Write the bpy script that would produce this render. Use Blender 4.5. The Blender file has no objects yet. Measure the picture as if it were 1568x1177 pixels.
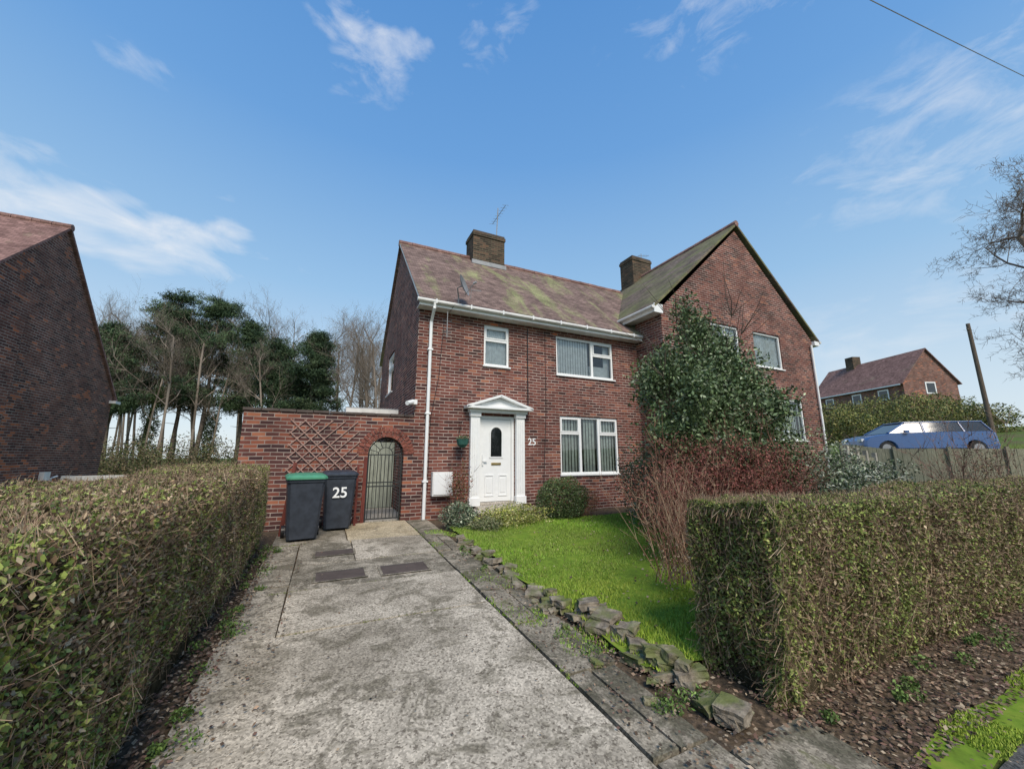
import bpy, bmesh, math, random
import numpy as np
from mathutils import Vector, Matrix
random.seed(7); rng=np.random.default_rng(7)
sc=bpy.context.scene
COL=sc.collection
def link(o): COL.objects.link(o); return o
def sm(t,a,b):
    t=np.clip((np.asarray(t,float)-a)/(b-a),0,1); return t*t*(3-2*t)
def g(x,y):
    x=np.asarray(x,float); y=np.asarray(y,float)
    z=np.where(y<-.5,.0327*(np.maximum(y,-12)+.5),0.)
    q=.428*(x+1.72)+.903*(y+8.76); p=.903*(x+1.72)-.428*(y+8.76)
    z=z+np.interp(x,[8,17,22,52,90],[0,.35,.45,2.7,4.5])
    z=z+1.0*sm(q,15.7,16.8)*sm(p,12.3,14.5)+.3*sm(q,15.7,16.8)*sm(p,16,20)
    return z
# ---------------------------------------------------------------- materials
class NT:
    def __init__(s,name):
        s.m=bpy.data.materials.new(name); s.m.use_nodes=True; s.t=s.m.node_tree
        s.b=s.t.nodes['Principled BSDF']; s.out=s.t.nodes['Material Output']
    def n(s,typ,**kw):
        nd=s.t.nodes.new(typ)
        for k,v in kw.items(): setattr(nd,k,v)
        return nd
    def l(s,a,b): s.t.links.new(a,b)
    def _in(s,sock,v):
        if isinstance(v,bpy.types.NodeSocket): s.l(v,sock)
        else: sock.default_value=v
    def ma(s,op,a,b=None,c=None,clamp=False):
        nd=s.n('ShaderNodeMath',operation=op,use_clamp=clamp); s._in(nd.inputs[0],a)
        if b is not None: s._in(nd.inputs[1],b)
        if c is not None: s._in(nd.inputs[2],c)
        return nd.outputs[0]
    def mix(s,f,a,b,bt='MIX'):
        nd=s.n('ShaderNodeMix',data_type='RGBA',blend_type=bt); s._in(nd.inputs[0],f)
        s._in(nd.inputs[6],a if not isinstance(a,tuple) else (*a,1)); s._in(nd.inputs[7],b if not isinstance(b,tuple) else (*b,1))
        return nd.outputs[2]
    def noise(s,scale,detail=3,rough=.6,vec=None,dist=0.):
        nd=s.n('ShaderNodeTexNoise'); nd.inputs['Scale'].default_value=scale; nd.inputs['Detail'].default_value=detail
        nd.inputs['Roughness'].default_value=rough; nd.inputs['Distortion'].default_value=dist
        if vec is None: vec=s.pos()
        s.l(vec,nd.inputs['Vector']); return nd.outputs[0]
    def pos(s):
        if not hasattr(s,'_g'): s._g=s.n('ShaderNodeNewGeometry')
        return s._g.outputs['Position']
    def ramp(s,f,stops):
        nd=s.n('ShaderNodeValToRGB'); cr=nd.color_ramp
        while len(cr.elements)<len(stops): cr.elements.new(.5)
        for e,(p,c) in zip(cr.elements,stops):
            e.position=p; e.color=(*c,1) if isinstance(c,tuple) else (c,c,c,1)
        s.l(f,nd.inputs[0]); return nd.outputs[0]
    def bump(s,h,st=.4,d=.01):
        nd=s.n('ShaderNodeBump'); nd.inputs['Strength'].default_value=st; nd.inputs['Distance'].default_value=d
        s.l(h,nd.inputs['Height']); s.l(nd.outputs[0],s.b.inputs['Normal'])
    def fin(s,col,rough=.8,spec=.3,metal=0.):
        s._in(s.b.inputs['Base Color'],(*col,1) if isinstance(col,tuple) else col)
        s._in(s.b.inputs['Roughness'],rough); s.b.inputs['Specular IOR Level'].default_value=spec
        s.b.inputs['Metallic'].default_value=metal; return s.m
    def uv(s):
        s.pos(); gm=s._g
        a=s.n('ShaderNodeSeparateXYZ'); s.l(gm.outputs['Position'],a.inputs[0])
        b=s.n('ShaderNodeSeparateXYZ'); s.l(gm.outputs['True Normal'],b.inputs[0])
        sel=s.ma('GREATER_THAN',s.ma('ABSOLUTE',b.outputs[0]),s.ma('ABSOLUTE',b.outputs[1]))
        u=s.ma('ADD',s.ma('MULTIPLY',a.outputs[1],sel),s.ma('MULTIPLY',a.outputs[0],s.ma('SUBTRACT',1.,sel)))
        return u,a.outputs[2]
def simple(name,c,rough=.6,spec=.3,metal=0.,var=.15,scale=8):
    t=NT(name); n=t.noise(scale,2)
    f=t.ramp(n,[(.3,1-var),(.7,1+var)])
    return t.fin(t.mix(1.,c,f,'MULTIPLY'),rough,spec,metal)
def cells(t,w,h,ms,mt):
    u,v=t.uv()
    w1=t.ma('MULTIPLY',t.ma('SUBTRACT',t.noise(1.7,0),.5),.025); v=t.ma('ADD',v,w1)
    vv=t.ma('DIVIDE',v,h); row=t.ma('FLOOR',vv); fr=t.ma('FRACT',vv)
    sh=t.ma('MULTIPLY',t.ma('ABSOLUTE',t.ma('MODULO',row,2.)),.5)
    cu=t.ma('ADD',t.ma('DIVIDE',u,w),sh); cl=t.ma('FLOOR',cu); fc=t.ma('FRACT',cu)
    c=t.n('ShaderNodeCombineXYZ'); t.l(cl,c.inputs[0]); t.l(row,c.inputs[1])
    wn=t.n('ShaderNodeTexWhiteNoise',noise_dimensions='2D'); t.l(c.outputs[0],wn.inputs['Vector'])
    mort=t.ma('MAXIMUM',t.ma('LESS_THAN',fr,mt),t.ma('LESS_THAN',fc,ms))
    return wn.outputs['Value'],mort,fr,fc
def brick(name,stops,mortar,dark=.75,patch=None):
    t=NT(name); r,mort,fr,fc=cells(t,.225,.075,.05,.21)
    if patch:
        pf=t.ramp(t.noise(.55,3,.6),[(.60,0.),(.63,1.)]); r=t.ma('ADD',r,t.ma('MULTIPLY',pf,t.ma('MULTIPLY',r,patch)),clamp=True)
    c=t.ramp(r,stops)
    mc=t.mix(t.ramp(t.noise(2.5,3),[(.35,0.),(.65,1.)]),mortar,tuple(m*.5 for m in mortar))
    c=t.mix(mort,c,mc)
    c=t.mix(1.,c,t.ramp(t.noise(.8,4,.65),[(.3,dark),(.65,1.12)]),'MULTIPLY')
    return t.fin(c,.9,.12)
BR=[(0.,(.055,.028,.026)),(.25,(.11,.043,.036)),(.6,(.158,.056,.044)),(.92,(.205,.078,.058)),(1.,(.31,.125,.075))]
m_brick=brick('red_brick',BR,(.48,.39,.34),.72)
m_brick2=brick('garden_brick',[(0.,(.05,.028,.03)),(.35,(.105,.045,.04)),(.65,(.17,.06,.045)),(.88,(.26,.088,.055)),(1.,(.38,.15,.085))],(.42,.34,.29),.7)
m_brick3=brick('neighbour_brick',[(0.,(.08,.038,.033)),(.3,(.14,.06,.048)),(.7,(.19,.08,.06)),(.93,(.235,.10,.07)),(1.,(.45,.14,.065))],(.42,.35,.30),.8,.5)
def tiles(name,a,b,moss,mossamt):
    t=NT(name); r,mort,fr,fc=cells(t,.165,.068,.05,.14)
    c=t.ramp(r,[(0.,a),(1.,b)])
    c=t.mix(t.ma('MULTIPLY',mort,.75),c,(.03,.024,.02))
    # streaks running down the slope
    mp=t.n('ShaderNodeMapping'); mp.inputs['Scale'].default_value=(1.6,.45,.45); t.l(t.pos(),mp.inputs[0])
    n=t.noise(.75,5,.7,vec=mp.outputs[0],dist=.4); f=t.ramp(n,[(mossamt,0.),(mossamt+.13,1.)])
    c=t.mix(t.ma('MULTIPLY',f,t.ramp(t.noise(22,2),[(.35,.25),(.6,1.)])),c,moss)
    c=t.mix(1.,c,t.ramp(t.noise(1.9,4,.7),[(.3,.68),(.7,1.28)]),'MULTIPLY')
    t.bump(t.ma('SUBTRACT',1.,fr),.8,.02); return t.fin(c,.9,.12)
m_tile=tiles('clay_roof_tiles',(.145,.10,.085),(.265,.185,.155),(.27,.29,.13),.505)
m_tileg=tiles('mossy_roof_tiles',(.125,.10,.08),(.215,.165,.135),(.15,.16,.07),.43)
m_tiler=tiles('red_roof_tiles',(.18,.105,.09),(.30,.18,.155),(.21,.19,.12),.60)
m_white=simple('white_upvc',(.81,.82,.81),.35,.4,var=.03)
m_wpaint=simple('white_weathered_paint',(.68,.67,.64),.6,.3,var=.12,scale=5)
m_black=simple('black_plastic',(.02,.02,.022),.4,.4)
m_iron=simple('painted_iron',(.025,.028,.028),.5,.4)
m_lead=simple('lead_flashing',(.30,.31,.32),.6)
m_coping=simple('coping_tile',(.09,.07,.06),.85)
t=NT('rough_stone'); _n=t.noise(9,5,.7); _c=t.ramp(_n,[(.3,(.09,.078,.06)),(.5,(.23,.195,.15)),(.7,(.40,.35,.27))]); _c=t.mix(t.ramp(t.noise(3.5,3),[(.47,0.),(.6,.8)]),_c,(.12,.15,.04)); t.bump(_n,.9,.03); m_stone=t.fin(_c,.95,.1)
def wood(name,c,rough=.85):
    t=NT(name); mp=t.n('ShaderNodeMapping'); mp.inputs['Scale'].default_value=(9,9,1.2); t.l(t.pos(),mp.inputs[0])
    n=t.noise(3,4,.7,vec=mp.outputs[0]); col=t.mix(1.,c,t.ramp(n,[(.25,.55),(.75,1.35)]),'MULTIPLY'); return t.fin(col,rough,.1)
m_fence=wood('weathered_fence_wood',(.27,.26,.19)); m_trel=wood('trellis_wood',(.36,.23,.19)); m_pole=wood('pole_wood',(.14,.11,.085))
m_redwood=wood('red_stained_wood',(.16,.05,.04)); m_grey=wood('grey_green_boards',(.34,.37,.31))
t=NT('bark'); n=t.noise(6,4,.7); m_bark=t.fin(t.ramp(n,[(.3,(.07,.055,.042)),(.7,(.22,.18,.145))]),.95,.1)
def leafmat(name,rough=.5,spec=.35):
    t=NT(name); a=t.n('ShaderNodeAttribute',attribute_name='Col'); return t.fin(a.outputs['Color'],rough,spec)
m_leaf=leafmat('leaves',.6,.25); m_needle=leafmat('needles',.7,.15); m_twig=leafmat('twigs',.85,.1); m_gloss=leafmat('glossy_leaves',.42,.35)
t=NT('window_glass'); tr=t.n('ShaderNodeBsdfTransparent'); tr.inputs[0].default_value=(.88,.92,.91,1); gl=t.n('ShaderNodeBsdfGlossy'); gl.inputs['Roughness'].default_value=.02
fr=t.n('ShaderNodeFresnel'); fr.inputs[0].default_value=1.5; f2=t.ma('ADD',fr.outputs[0],.06); mx=t.n('ShaderNodeMixShader'); t.l(f2,mx.inputs[0]); t.l(tr.outputs[0],mx.inputs[1]); t.l(gl.outputs[0],mx.inputs[2]); t.l(mx.outputs[0],t.out.inputs[0]); m_glass=t.m
m_carglass=simple('car_glass',(.03,.035,.04),.06,.7)
m_blind=simple('blind_fabric',(.78,.84,.78),.8); m_net=simple('net_curtain',(.80,.82,.82),.9); m_dark=simple('dark_interior',(.05,.052,.055),.9)
def concrete(name,lo,hi,stain,amt,moss=.62):
    t=NT(name); n=t.noise(1.1,4,.68,dist=.6); c=t.ramp(n,[(.36,lo),(.62,hi)])
    n2=t.noise(3.4,4,.72,dist=.8); c=t.mix(t.ramp(n2,[(amt,0.),(amt+.12,.8)]),c,stain)
    v=t.n('ShaderNodeTexVoronoi'); v.inputs['Scale'].default_value=80; t.l(t.pos(),v.inputs['Vector'])
    c=t.mix(.85,c,t.ramp(v.outputs['Color'],[(.1,.6),(.5,1.),(.9,1.5)]),'MULTIPLY')
    c=t.mix(t.ramp(t.noise(38,2,.7),[(.56,0.),(.64,.8)]),c,(.12,.10,.075))
    c=t.mix(t.ramp(n2,[(.28,.7),(.38,0.)]),c,(.12,.125,.05)) if moss<.6 else c
    return t.fin(c,.92,.12)
m_conc=concrete('drive_concrete',(.27,.235,.18),(.51,.45,.355),(.16,.14,.10),.50)
m_conca=concrete('drive_concrete_stained',(.21,.185,.14),(.42,.37,.29),(.125,.11,.08),.45,.56)
m_concb=concrete('drive_concrete_sandy',(.37,.30,.19),(.56,.475,.33),(.21,.18,.125),.55)
m_conc2=concrete('path_concrete',(.165,.145,.11),(.35,.305,.235),(.09,.085,.058),.45,.50)
m_conc3=concrete('pale_concrete',(.34,.315,.27),(.48,.44,.38),(.24,.22,.18),.6,.7)
t=NT('asphalt'); v=t.n('ShaderNodeTexVoronoi'); v.inputs['Scale'].default_value=110; t.l(t.pos(),v.inputs['Vector'])
c=t.mix(1.,t.ramp(t.noise(2,3),[(.3,(.065,.065,.063)),(.7,(.105,.105,.10))]),t.ramp(v.outputs['Color'],[(.1,.5),(.9,1.7)]),'MULTIPLY'); m_asph=t.fin(c,.9,.2)
t=NT('ground_grass'); c=t.ramp(t.noise(3,4,.7),[(.3,(.06,.10,.025)),(.55,(.10,.15,.035)),(.75,(.13,.12,.06))]); c=t.mix(t.ramp(t.noise(.25,3),[(.45,0.),(.6,.6)]),c,(.12,.10,.055)); m_ground=t.fin(c,.95,.05)
t=NT('lawn_moss'); c=t.ramp(t.noise(5,4,.7),[(.3,(.10,.15,.025)),(.5,(.15,.24,.03)),(.75,(.25,.28,.05))]); m_lawn=t.fin(c,.95,.05)
t=NT('soil_litter'); c=t.ramp(t.noise(28,4,.75),[(.3,(.045,.035,.024)),(.5,(.10,.075,.052)),(.7,(.19,.14,.095))]); m_soil=t.fin(c,.95,.05)
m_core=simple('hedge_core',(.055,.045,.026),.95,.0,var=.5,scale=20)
# ---------------------------------------------------------------- mesh builder
class MB:
    def __init__(s): s.v=[];s.f=[];s.mi=[];s.ms=[]
    def mid(s,m):
        if m not in s.ms: s.ms.append(m)
        return s.ms.index(m)
    def poly(s,pts,m,flip=False):
        i=len(s.v); s.v+= [tuple(p) for p in pts]; f=list(range(i,i+len(pts)))
        if flip: f=f[::-1]
        s.f.append(f); s.mi.append(s.mid(m))
    def box(s,x0,x1,y0,y1,z0,z1,m,M=None):
        P=[(x,y,z) for x in(x0,x1) for y in(y0,y1) for z in(z0,z1)]
        if M is not None: P=[tuple(M@Vector(p)) for p in P]
        i=len(s.v); s.v+=P; k=s.mid(m)
        for f in[(0,1,3,2),(4,6,7,5),(0,4,5,1),(2,3,7,6),(0,2,6,4),(1,5,7,3)]: s.f.append([i+a for a in f]); s.mi.append(k)
    def tube(s,pts,r,m,n=10,caps=True):
        pts=[Vector(p) for p in pts]; rs=r if isinstance(r,(list,tuple)) else [r]*len(pts); k=s.mid(m); i0=len(s.v)
        for j,p in enumerate(pts):
            d=(pts[min(j+1,len(pts)-1)]-pts[max(j-1,0)]).normalized(); a=d.cross(Vector((0,0,1)) if abs(d.z)<.9 else Vector((1,0,0))).normalized(); b=d.cross(a)
            for q in range(n):
                t=2*math.pi*q/n; s.v.append(tuple(p+(a*math.cos(t)+b*math.sin(t))*rs[j]))
        for j in range(len(pts)-1):
            for q in range(n):
                s.f.append([i0+j*n+q,i0+j*n+(q+1)%n,i0+(j+1)*n+(q+1)%n,i0+(j+1)*n+q]); s.mi.append(k)
        if caps:
            s.f.append([i0+q for q in range(n)]); s.f.append([i0+(len(pts)-1)*n+q for q in range(n)][::-1]); s.mi+=[k,k]
    def prism(s,poly,ax,a0,a1,m):
        def P(p,a): return {'x':(a,p[0],p[1]),'y':(p[0],a,p[1]),'z':(p[0],p[1],a)}[ax]
        i=len(s.v); n=len(poly); k=s.mid(m); s.v+=[P(p,a0) for p in poly]+[P(p,a1) for p in poly]
        s.f.append(list(range(i,i+n))[::-1]); s.f.append(list(range(i+n,i+2*n))); s.mi+=[k,k]
        for j in range(n): s.f.append([i+j,i+(j+1)%n,i+n+(j+1)%n,i+n+j]); s.mi.append(k)
    def wall(s,ax,a0,a1,z0,z1,c,ops,m,depth,mr=None):
        A=sorted({a0,a1,*[o[0] for o in ops],*[o[1] for o in ops]}); Z=sorted({z0,z1,*[o[2] for o in ops],*[o[3] for o in ops]})
        P=(lambda a,z,d=0:(a,c+d,z)) if ax=='x' else (lambda a,z,d=0:(c+d,a,z))
        for i in range(len(A)-1):
            for j in range(len(Z)-1):
                ca=(A[i]+A[i+1])/2; cz=(Z[j]+Z[j+1])/2
                if any(o[0]<ca<o[1] and o[2]<cz<o[3] for o in ops): continue
                s.poly([P(A[i],Z[j]),P(A[i+1],Z[j]),P(A[i+1],Z[j+1]),P(A[i],Z[j+1])],m)
        for o in ops:
            x0,x1,y0,y1=o
            q=[(x0,y0),(x1,y0),(x1,y1),(x0,y1)]
            for k in range(4):
                p1=q[k];p2=q[(k+1)%4]; s.poly([P(*p1),P(*p2),P(*p2,depth),P(*p1,depth)],mr or m)
    def obj(s,name,parent=None,bevel=0,smooth=False):
        me=bpy.data.meshes.new(name); me.from_pydata(s.v,[],s.f); me.polygons.foreach_set('material_index',s.mi)
        for m in s.ms: me.materials.append(m)
        me.update(); o=link(bpy.data.objects.new(name,me))
        if smooth: me.polygons.foreach_set('use_smooth',[True]*len(me.polygons))
        if bevel:
            b=o.modifiers.new('bevel','BEVEL'); b.width=bevel; b.segments=2; b.limit_method='ANGLE'; b.angle_limit=.6
        if parent: o.parent=parent
        return o
def empty(name):
    o=link(bpy.data.objects.new(name,None)); o.empty_display_size=.1; return o
def npmesh(name,V,F,mat,C=None,parent=None):
    me=bpy.data.meshes.new(name); V=np.ascontiguousarray(V,dtype=np.float32); F=np.ascontiguousarray(F,dtype=np.int32); k=F.shape[1]
    me.vertices.add(len(V)); me.vertices.foreach_set('co',V.ravel()); me.loops.add(F.size); me.loops.foreach_set('vertex_index',F.ravel())
    me.polygons.add(len(F)); me.polygons.foreach_set('loop_start',np.arange(0,F.size,k,dtype=np.int32))
    me.polygons.foreach_set('loop_total',np.full(len(F),k,dtype=np.int32))
    me.update(calc_edges=True)
    if C is not None:
        a=me.color_attributes.new('Col','FLOAT_COLOR','POINT'); c4=np.ones((len(V),4),np.float32); c4[:,:3]=C; a.data.foreach_set('color',c4.ravel())
    me.materials.append(mat); o=link(bpy.data.objects.new(name,me))
    if parent: o.parent=parent
    return o
def unit(a): return a/np.maximum(np.linalg.norm(a,axis=-1,keepdims=True),1e-9)
def leafgeo(P,s,C,asp=.5,bias=None,fold=.25):
    n=len(P); a=rng.normal(size=(n,3))
    if bias is not None: a=a+bias
    a=unit(a); b=unit(np.cross(a,rng.normal(size=(n,3)))); c=np.cross(a,b); s=np.broadcast_to(np.asarray(s,float),(n,))[:,None]
    V=np.stack([P-a*s*.5,P+b*s*asp*.5+c*s*fold*.4,P+a*s*.5,P-b*s*asp*.5+c*s*fold*.4],1).reshape(-1,3)
    return V,np.arange(4*n).reshape(n,4),np.repeat(C,4,axis=0)
def cat(gs):
    V=[];F=[];C=[];o=0
    for v,f,c in gs: V.append(v);F.append(f+o);C.append(c);o+=len(v)
    return np.concatenate(V),np.concatenate(F),np.concatenate(C)
def pal(n,cols,w=None,jit=.25):
    cols=np.array(cols); i=rng.choice(len(cols),n,p=None if w is None else np.array(w)/sum(w))
    return np.clip(cols[i]*(1+jit*rng.normal(size=(n,1))),.004,1)
def lump(P,f=1.,seed=0):
    r=np.random.default_rng(seed); v=0
    for k in range(5):
        d=r.normal(size=3)*f*(1.5**k)*.9; v=v+np.sin(P@d+r.uniform(0,6))/(1.25**k)
    return v/2.6
def tubes(segs,sides=4):
    S=np.array(segs,float); p0=S[:,0:3];p1=S[:,3:6];r0=S[:,6:7];r1=S[:,7:8]; d=unit(p1-p0)
    ref=np.where(np.abs(d[:,2:3])<.9,np.array([[0,0,1.]]),np.array([[1.,0,0]])); a=unit(np.cross(d,ref)); b=np.cross(d,a)
    V=[]
    for p,r in((p0,r0),(p1,r1)):
        for k in range(sides):
            t=2*math.pi*k/sides; V.append(p+(a*math.cos(t)+b*math.sin(t))*r)
    V=np.stack(V,1); n=len(S); base=(np.arange(n)*2*sides)[:,None,None]
    f=np.array([[k,(k+1)%sides,sides+(k+1)%sides,sides+k] for k in range(sides)])[None]
    return V.reshape(-1,3),(base+f).reshape(-1,4)
# ---------------------------------------------------------------- trees
def grow(seed,h,r,lv=5,spread=.55,up=.25,first=.35,nk=3,trunkbend=.04,lenf=.62):
    R=random.Random(seed); segs=[]
    def rv(s): return Vector((R.gauss(0,s),R.gauss(0,s),R.gauss(0,s)))
    def br(p,d,L,rad,l):
        n=6 if l==0 else (4 if l<3 else 3); st=L/n
        for i in range(n):
            d=(d+rv(trunkbend if l==0 else .16)+Vector((0,0,up*.25 if l else .03))).normalized(); q=p+d*st; r2=rad*(1-.55/n) if l==0 else rad*(1-.6/n)
            segs.append((*p,*q,rad,r2)); p=q; rad=r2; t=(i+1)/n
            if l<lv and (l>0 or t>first):
                k=nk if l==0 else (1 if R.random()<.35 else 2)
                for _ in range(k):
                    ax=rv(1).normalized(); perp=d.cross(ax).normalized(); dd=(d*(1-spread)+perp*spread+Vector((0,0,up*.4))).normalized()
                    LL=L*lenf*R.uniform(.55,1.1)*(1 if l else (1.15-t*.75)*.85)
                    br(p,dd,LL,max(rad*R.uniform(.4,.62),.0045),l+1)
    br(Vector((0,0,0)),Vector((0,0,1)),h,r,0); return np.array(segs)
def place(segs,loc,s=1.,rot=0.):
    c,q=math.cos(rot),math.sin(rot); Rm=np.array([[c,q,0],[-q,c,0],[0,0,1]]); S=segs.copy()
    S[:,0:3]=S[:,0:3]@Rm*s+loc; S[:,3:6]=S[:,3:6]@Rm*s+loc; S[:,6:8]*=s; return S
def cam2w(X,Y): return (-1.72+.903*X+.428*Y,-8.76-.428*X+.903*Y)
variants=[grow(s,12.5,.15,4,.5,.35,.45,2) for s in (3,5,8,13)]
parts=[]
R=random.Random(4)
for i in range(54):
    Y=R.uniform(29,46); k=R.uniform(-1.14,-.34)
    if i>46: k=R.uniform(-.41,-.31); Y=R.uniform(24,28)
    x,y=cam2w(k*Y,Y); S=place(variants[i%4],(x,y,0),R.uniform(.74,1.04)*(Y/36),R.uniform(0,6)); parts.append(S)
S=np.concatenate(parts); V,F=tubes(S,3); C=np.repeat(pal(len(S),[(.20,.165,.13),(.30,.25,.205),(.14,.115,.09)],jit=.1),6,axis=0)
npmesh('woodland_trees',V,F,m_twig,C)
def pine(name,loc,h,seed,cr=3.2,start=.42,dark=1.):
    R=random.Random(seed); segs=[];cl=[]
    p=Vector((0,0,0)); d=Vector((0,0,1)); n=13
    for i in range(n):
        d=(d+Vector((R.gauss(0,.03),R.gauss(0,.03),0))).normalized(); q=p+d*h/n; segs.append((*p,*q,.2*(1-i/n*.85),.2*(1-(i+1)/n*.85))); t=(i+1)/n
        if t>start:
            for _ in range(R.randint(4,6)):
                a=R.uniform(0,6.28); tt=(t-start)/(1-start); L=cr*(1.05-.75*tt**1.4)*R.uniform(.4,1.1); b=p.lerp(q,R.random()); dd=Vector((math.cos(a),math.sin(a),R.uniform(-.1,.3)))
                for k in range(5):
                    e=b+dd*L/5; dd=(dd+Vector((R.gauss(0,.15),R.gauss(0,.15),R.gauss(.05,.1)))).normalized(); segs.append((*b,*e,.05*(1-k/6),.05*(1-(k+1)/6))); b=e
                    if k>0:
                        for _ in range(3): cl.append((b.x+R.gauss(0,.3),b.y+R.gauss(0,.3),b.z+R.gauss(.1,.18),R.uniform(.3,.62)))
        elif R.random()<.5:
            a=R.uniform(0,6.28); segs.append((*q,*(q+Vector((math.cos(a),math.sin(a),.1))*R.uniform(.5,1.6)),.03,.01))
        p=q
    cl.append((p.x,p.y,p.z,.5))
    e=empty(name); V,F=tubes(segs,6); V+=np.array(loc); npmesh('trunk_and_limbs',V,F,m_bark,parent=e)
    cl=np.array(cl); m=70; P=np.repeat(cl[:,:3],m,0)+np.repeat(cl[:,3:4],m,0)*rng.normal(size=(len(cl)*m,3))*np.array([.62,.62,.30])+np.array(loc)
    cc=np.repeat(pal(len(cl),[(.055,.095,.048),(.08,.125,.06),(.105,.15,.075),(.04,.07,.04)],jit=.15),m,0)*dark*(1+.25*rng.normal(size=(len(P),1)))
    V,F,C=leafgeo(P,rng.uniform(.14,.30,len(P)),np.clip(cc,.005,1),.22,np.array([0,0,.5])); npmesh('needles',V,F,m_needle,C,parent=e); return e
pine('pine_tree',(-11.5,31.3,0),15.8,1,3.9,.38); pine('pine_tree.001',(-15.9,34.3,0),15.4,2,3.7,.42); pine('pine_tree.002',(-2.9,25.2,0),11.0,3,2.9,.36,.8)
pine('pine_tree.003',(-16.9,31.0,0),11.5,4,2.9,.42); pine('pine_tree.004',(-8.9,33.0,0),13.0,5,2.9,.45); pine('pine_tree.005',(-5.4,28.4,0),10.8,6,2.5,.45,.85); pine('pine_tree.006',(-13.6,33,0),13.8,8,3.0,.42)
def blob(P0,R3,n,size,cols,w=None,seed=1,rough=.3,shell=.55,asp=.5,bias=None,jit=.25):
    d=unit(rng.normal(size=(n,3))); rad=1-shell*rng.random((n,1))**1.6; rad=rad*(1+rough*lump(d*3.,1.,seed)[:,None])
    P=np.array(P0)+d*rad*np.array(R3); C=pal(n,cols,w,jit); C*=(.6+.6*np.clip(.5+.5*lump(P,3/max(R3),seed+9),0,1))[:,None]
    return leafgeo(P,size*rng.uniform(.6,1.3,n),C,asp,bias)
gs=[]
for i in range(36):
    k=-1.14+i*.024; Y=R.uniform(22,27); x,y=cam2w(k*Y,Y); hh=R.uniform(.7,2.0)
    gs.append(blob((x,y,hh*.5),(R.uniform(.9,1.6),1.,hh),1500,.12,[(.08,.11,.04),(.14,.15,.055),(.20,.155,.085),(.15,.115,.07)],seed=i))
V,F,C=cat(gs); npmesh('undergrowth',V,F,m_leaf,C)
gs=[]
for (k,Y,zt) in((-.94,31,6.5),(-.78,33,5)):
    x,y=cam2w(k*Y,Y)
    for j in range(9): gs.append(blob((x+R.gauss(0,.2),y,zt*j/9+.4),(.6,.6,.6),700,.13,[(.045,.07,.028),(.065,.10,.035)],seed=j+50))
V,F,C=cat(gs); npmesh('ivy',V,F,m_leaf,C)
segs=grow(21,8.2,.13,5,.62,.12,.25,3,.06,.6); x,y=cam2w(17.2,11.0); S=place(segs,(x,y,float(g(x,y))),1.,2.6); V,F=tubes(S,4); C=np.repeat(pal(len(S),[(.16,.13,.11),(.24,.20,.165)],jit=.1),8,axis=0); npmesh('bare_tree',V,F,m_twig,C)
# ---------------------------------------------------------------- ground
xs=np.unique(np.concatenate([np.linspace(-900,-40,10),np.linspace(-40,-6,12),np.linspace(-6,10,50),np.linspace(10,40,80),np.linspace(40,100,20),np.linspace(100,900,10)]))
ys=np.unique(np.concatenate([np.linspace(-900,-30,8),np.linspace(-30,-10,10),np.linspace(-10,20,100),np.linspace(20,80,15),np.linspace(80,900,10)]))
X,Yg=np.meshgrid(xs,ys,indexing='ij'); Z=g(X,Yg)-.03; V=np.stack([X,Yg,Z],-1).reshape(-1,3); nx,ny=len(xs),len(ys)
I=(np.arange(nx-1)[:,None]*ny+np.arange(ny-1)[None]); F=np.stack([I,I+ny,I+ny+1,I+1],-1).reshape(-1,4); npmesh('ground',V,F,m_ground)
def sheet(name,x0,x1,y0,y1,off,mat,nx=20,ny=20,edge=0.,bumpy=0.):
    a=np.linspace(0,1,nx+1);b=np.linspace(0,1,ny+1);A,B=np.meshgrid(a,b,indexing='ij'); Xs=x0+(x1-x0)*A; Ys=y0+(y1-y0)*B
    if edge: Xs=Xs+edge*np.sin(Ys*5.1+1)*(A>.99)+edge*np.sin(Ys*3.3)*(A<.01); Ys=Ys+edge*np.sin(Xs*4.3)*((B>.99)|(B<.01))
    Z=g(Xs,Ys)+off
    if bumpy: Z=Z+bumpy*lump(np.stack([Xs,Ys,0*Xs],-1).reshape(-1,3),2.,3).reshape(Xs.shape)*np.minimum(1,8*np.minimum(np.minimum(A,1-A),np.minimum(B,1-B)))
    V=np.stack([Xs,Ys,Z],-1).reshape(-1,3); I=(np.arange(nx)[:,None]*(ny+1)+np.arange(ny)[None]); F=np.stack([I,I+ny+1,I+ny+2,I+1],-1).reshape(-1,4)
    return npmesh(name,V,F,mat)
sheet('soil_bed',-3.9,14,-7.6,-.02,-.012,m_soil,60,40)
sheet('pavement',-30,60,-11.2,-7.74,-.004,m_asph,90,8,.02)
sheet('road',-30,60,-19,-11.35,-.11,m_asph,60,8)
mb=MB()
for i in range(90):
    x=-30+i; mb.box(x+.005,x+.995,-11.35,-11.2,float(g(x,-11.3))-.3,float(g(x,-11.3))+.01,m_conc3)
mb.obj('kerb')
sheet('grass_verge',1.2,60,-7.73,-7.50,.004,m_lawn,90,8,.03,.008)
sheet('verge_lawn',-30,-3.9,-7.7,-.5,.0,m_ground,20,10)
mb=MB()
def slab(x0,x1,y0,y1,m,th=.03,gp=.008):
    q=[(x0+gp,y0+gp),(x1-gp,y0+gp),(x1-gp,y1-gp),(x0+gp,y1-gp)]; q=[(a+random.uniform(-.006,.006),b+random.uniform(-.008,.008)) for a,b in q]
    t_=[(a,b,float(g(a,b))+th+random.uniform(-.003,.003)) for a,b in q]; bt=[(a,b,float(g(a,b))-.05) for a,b in q]; mb.poly(t_,m)
    for i in range(4): mb.poly([bt[i],bt[(i+1)%4],t_[(i+1)%4],t_[i]],m)
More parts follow.
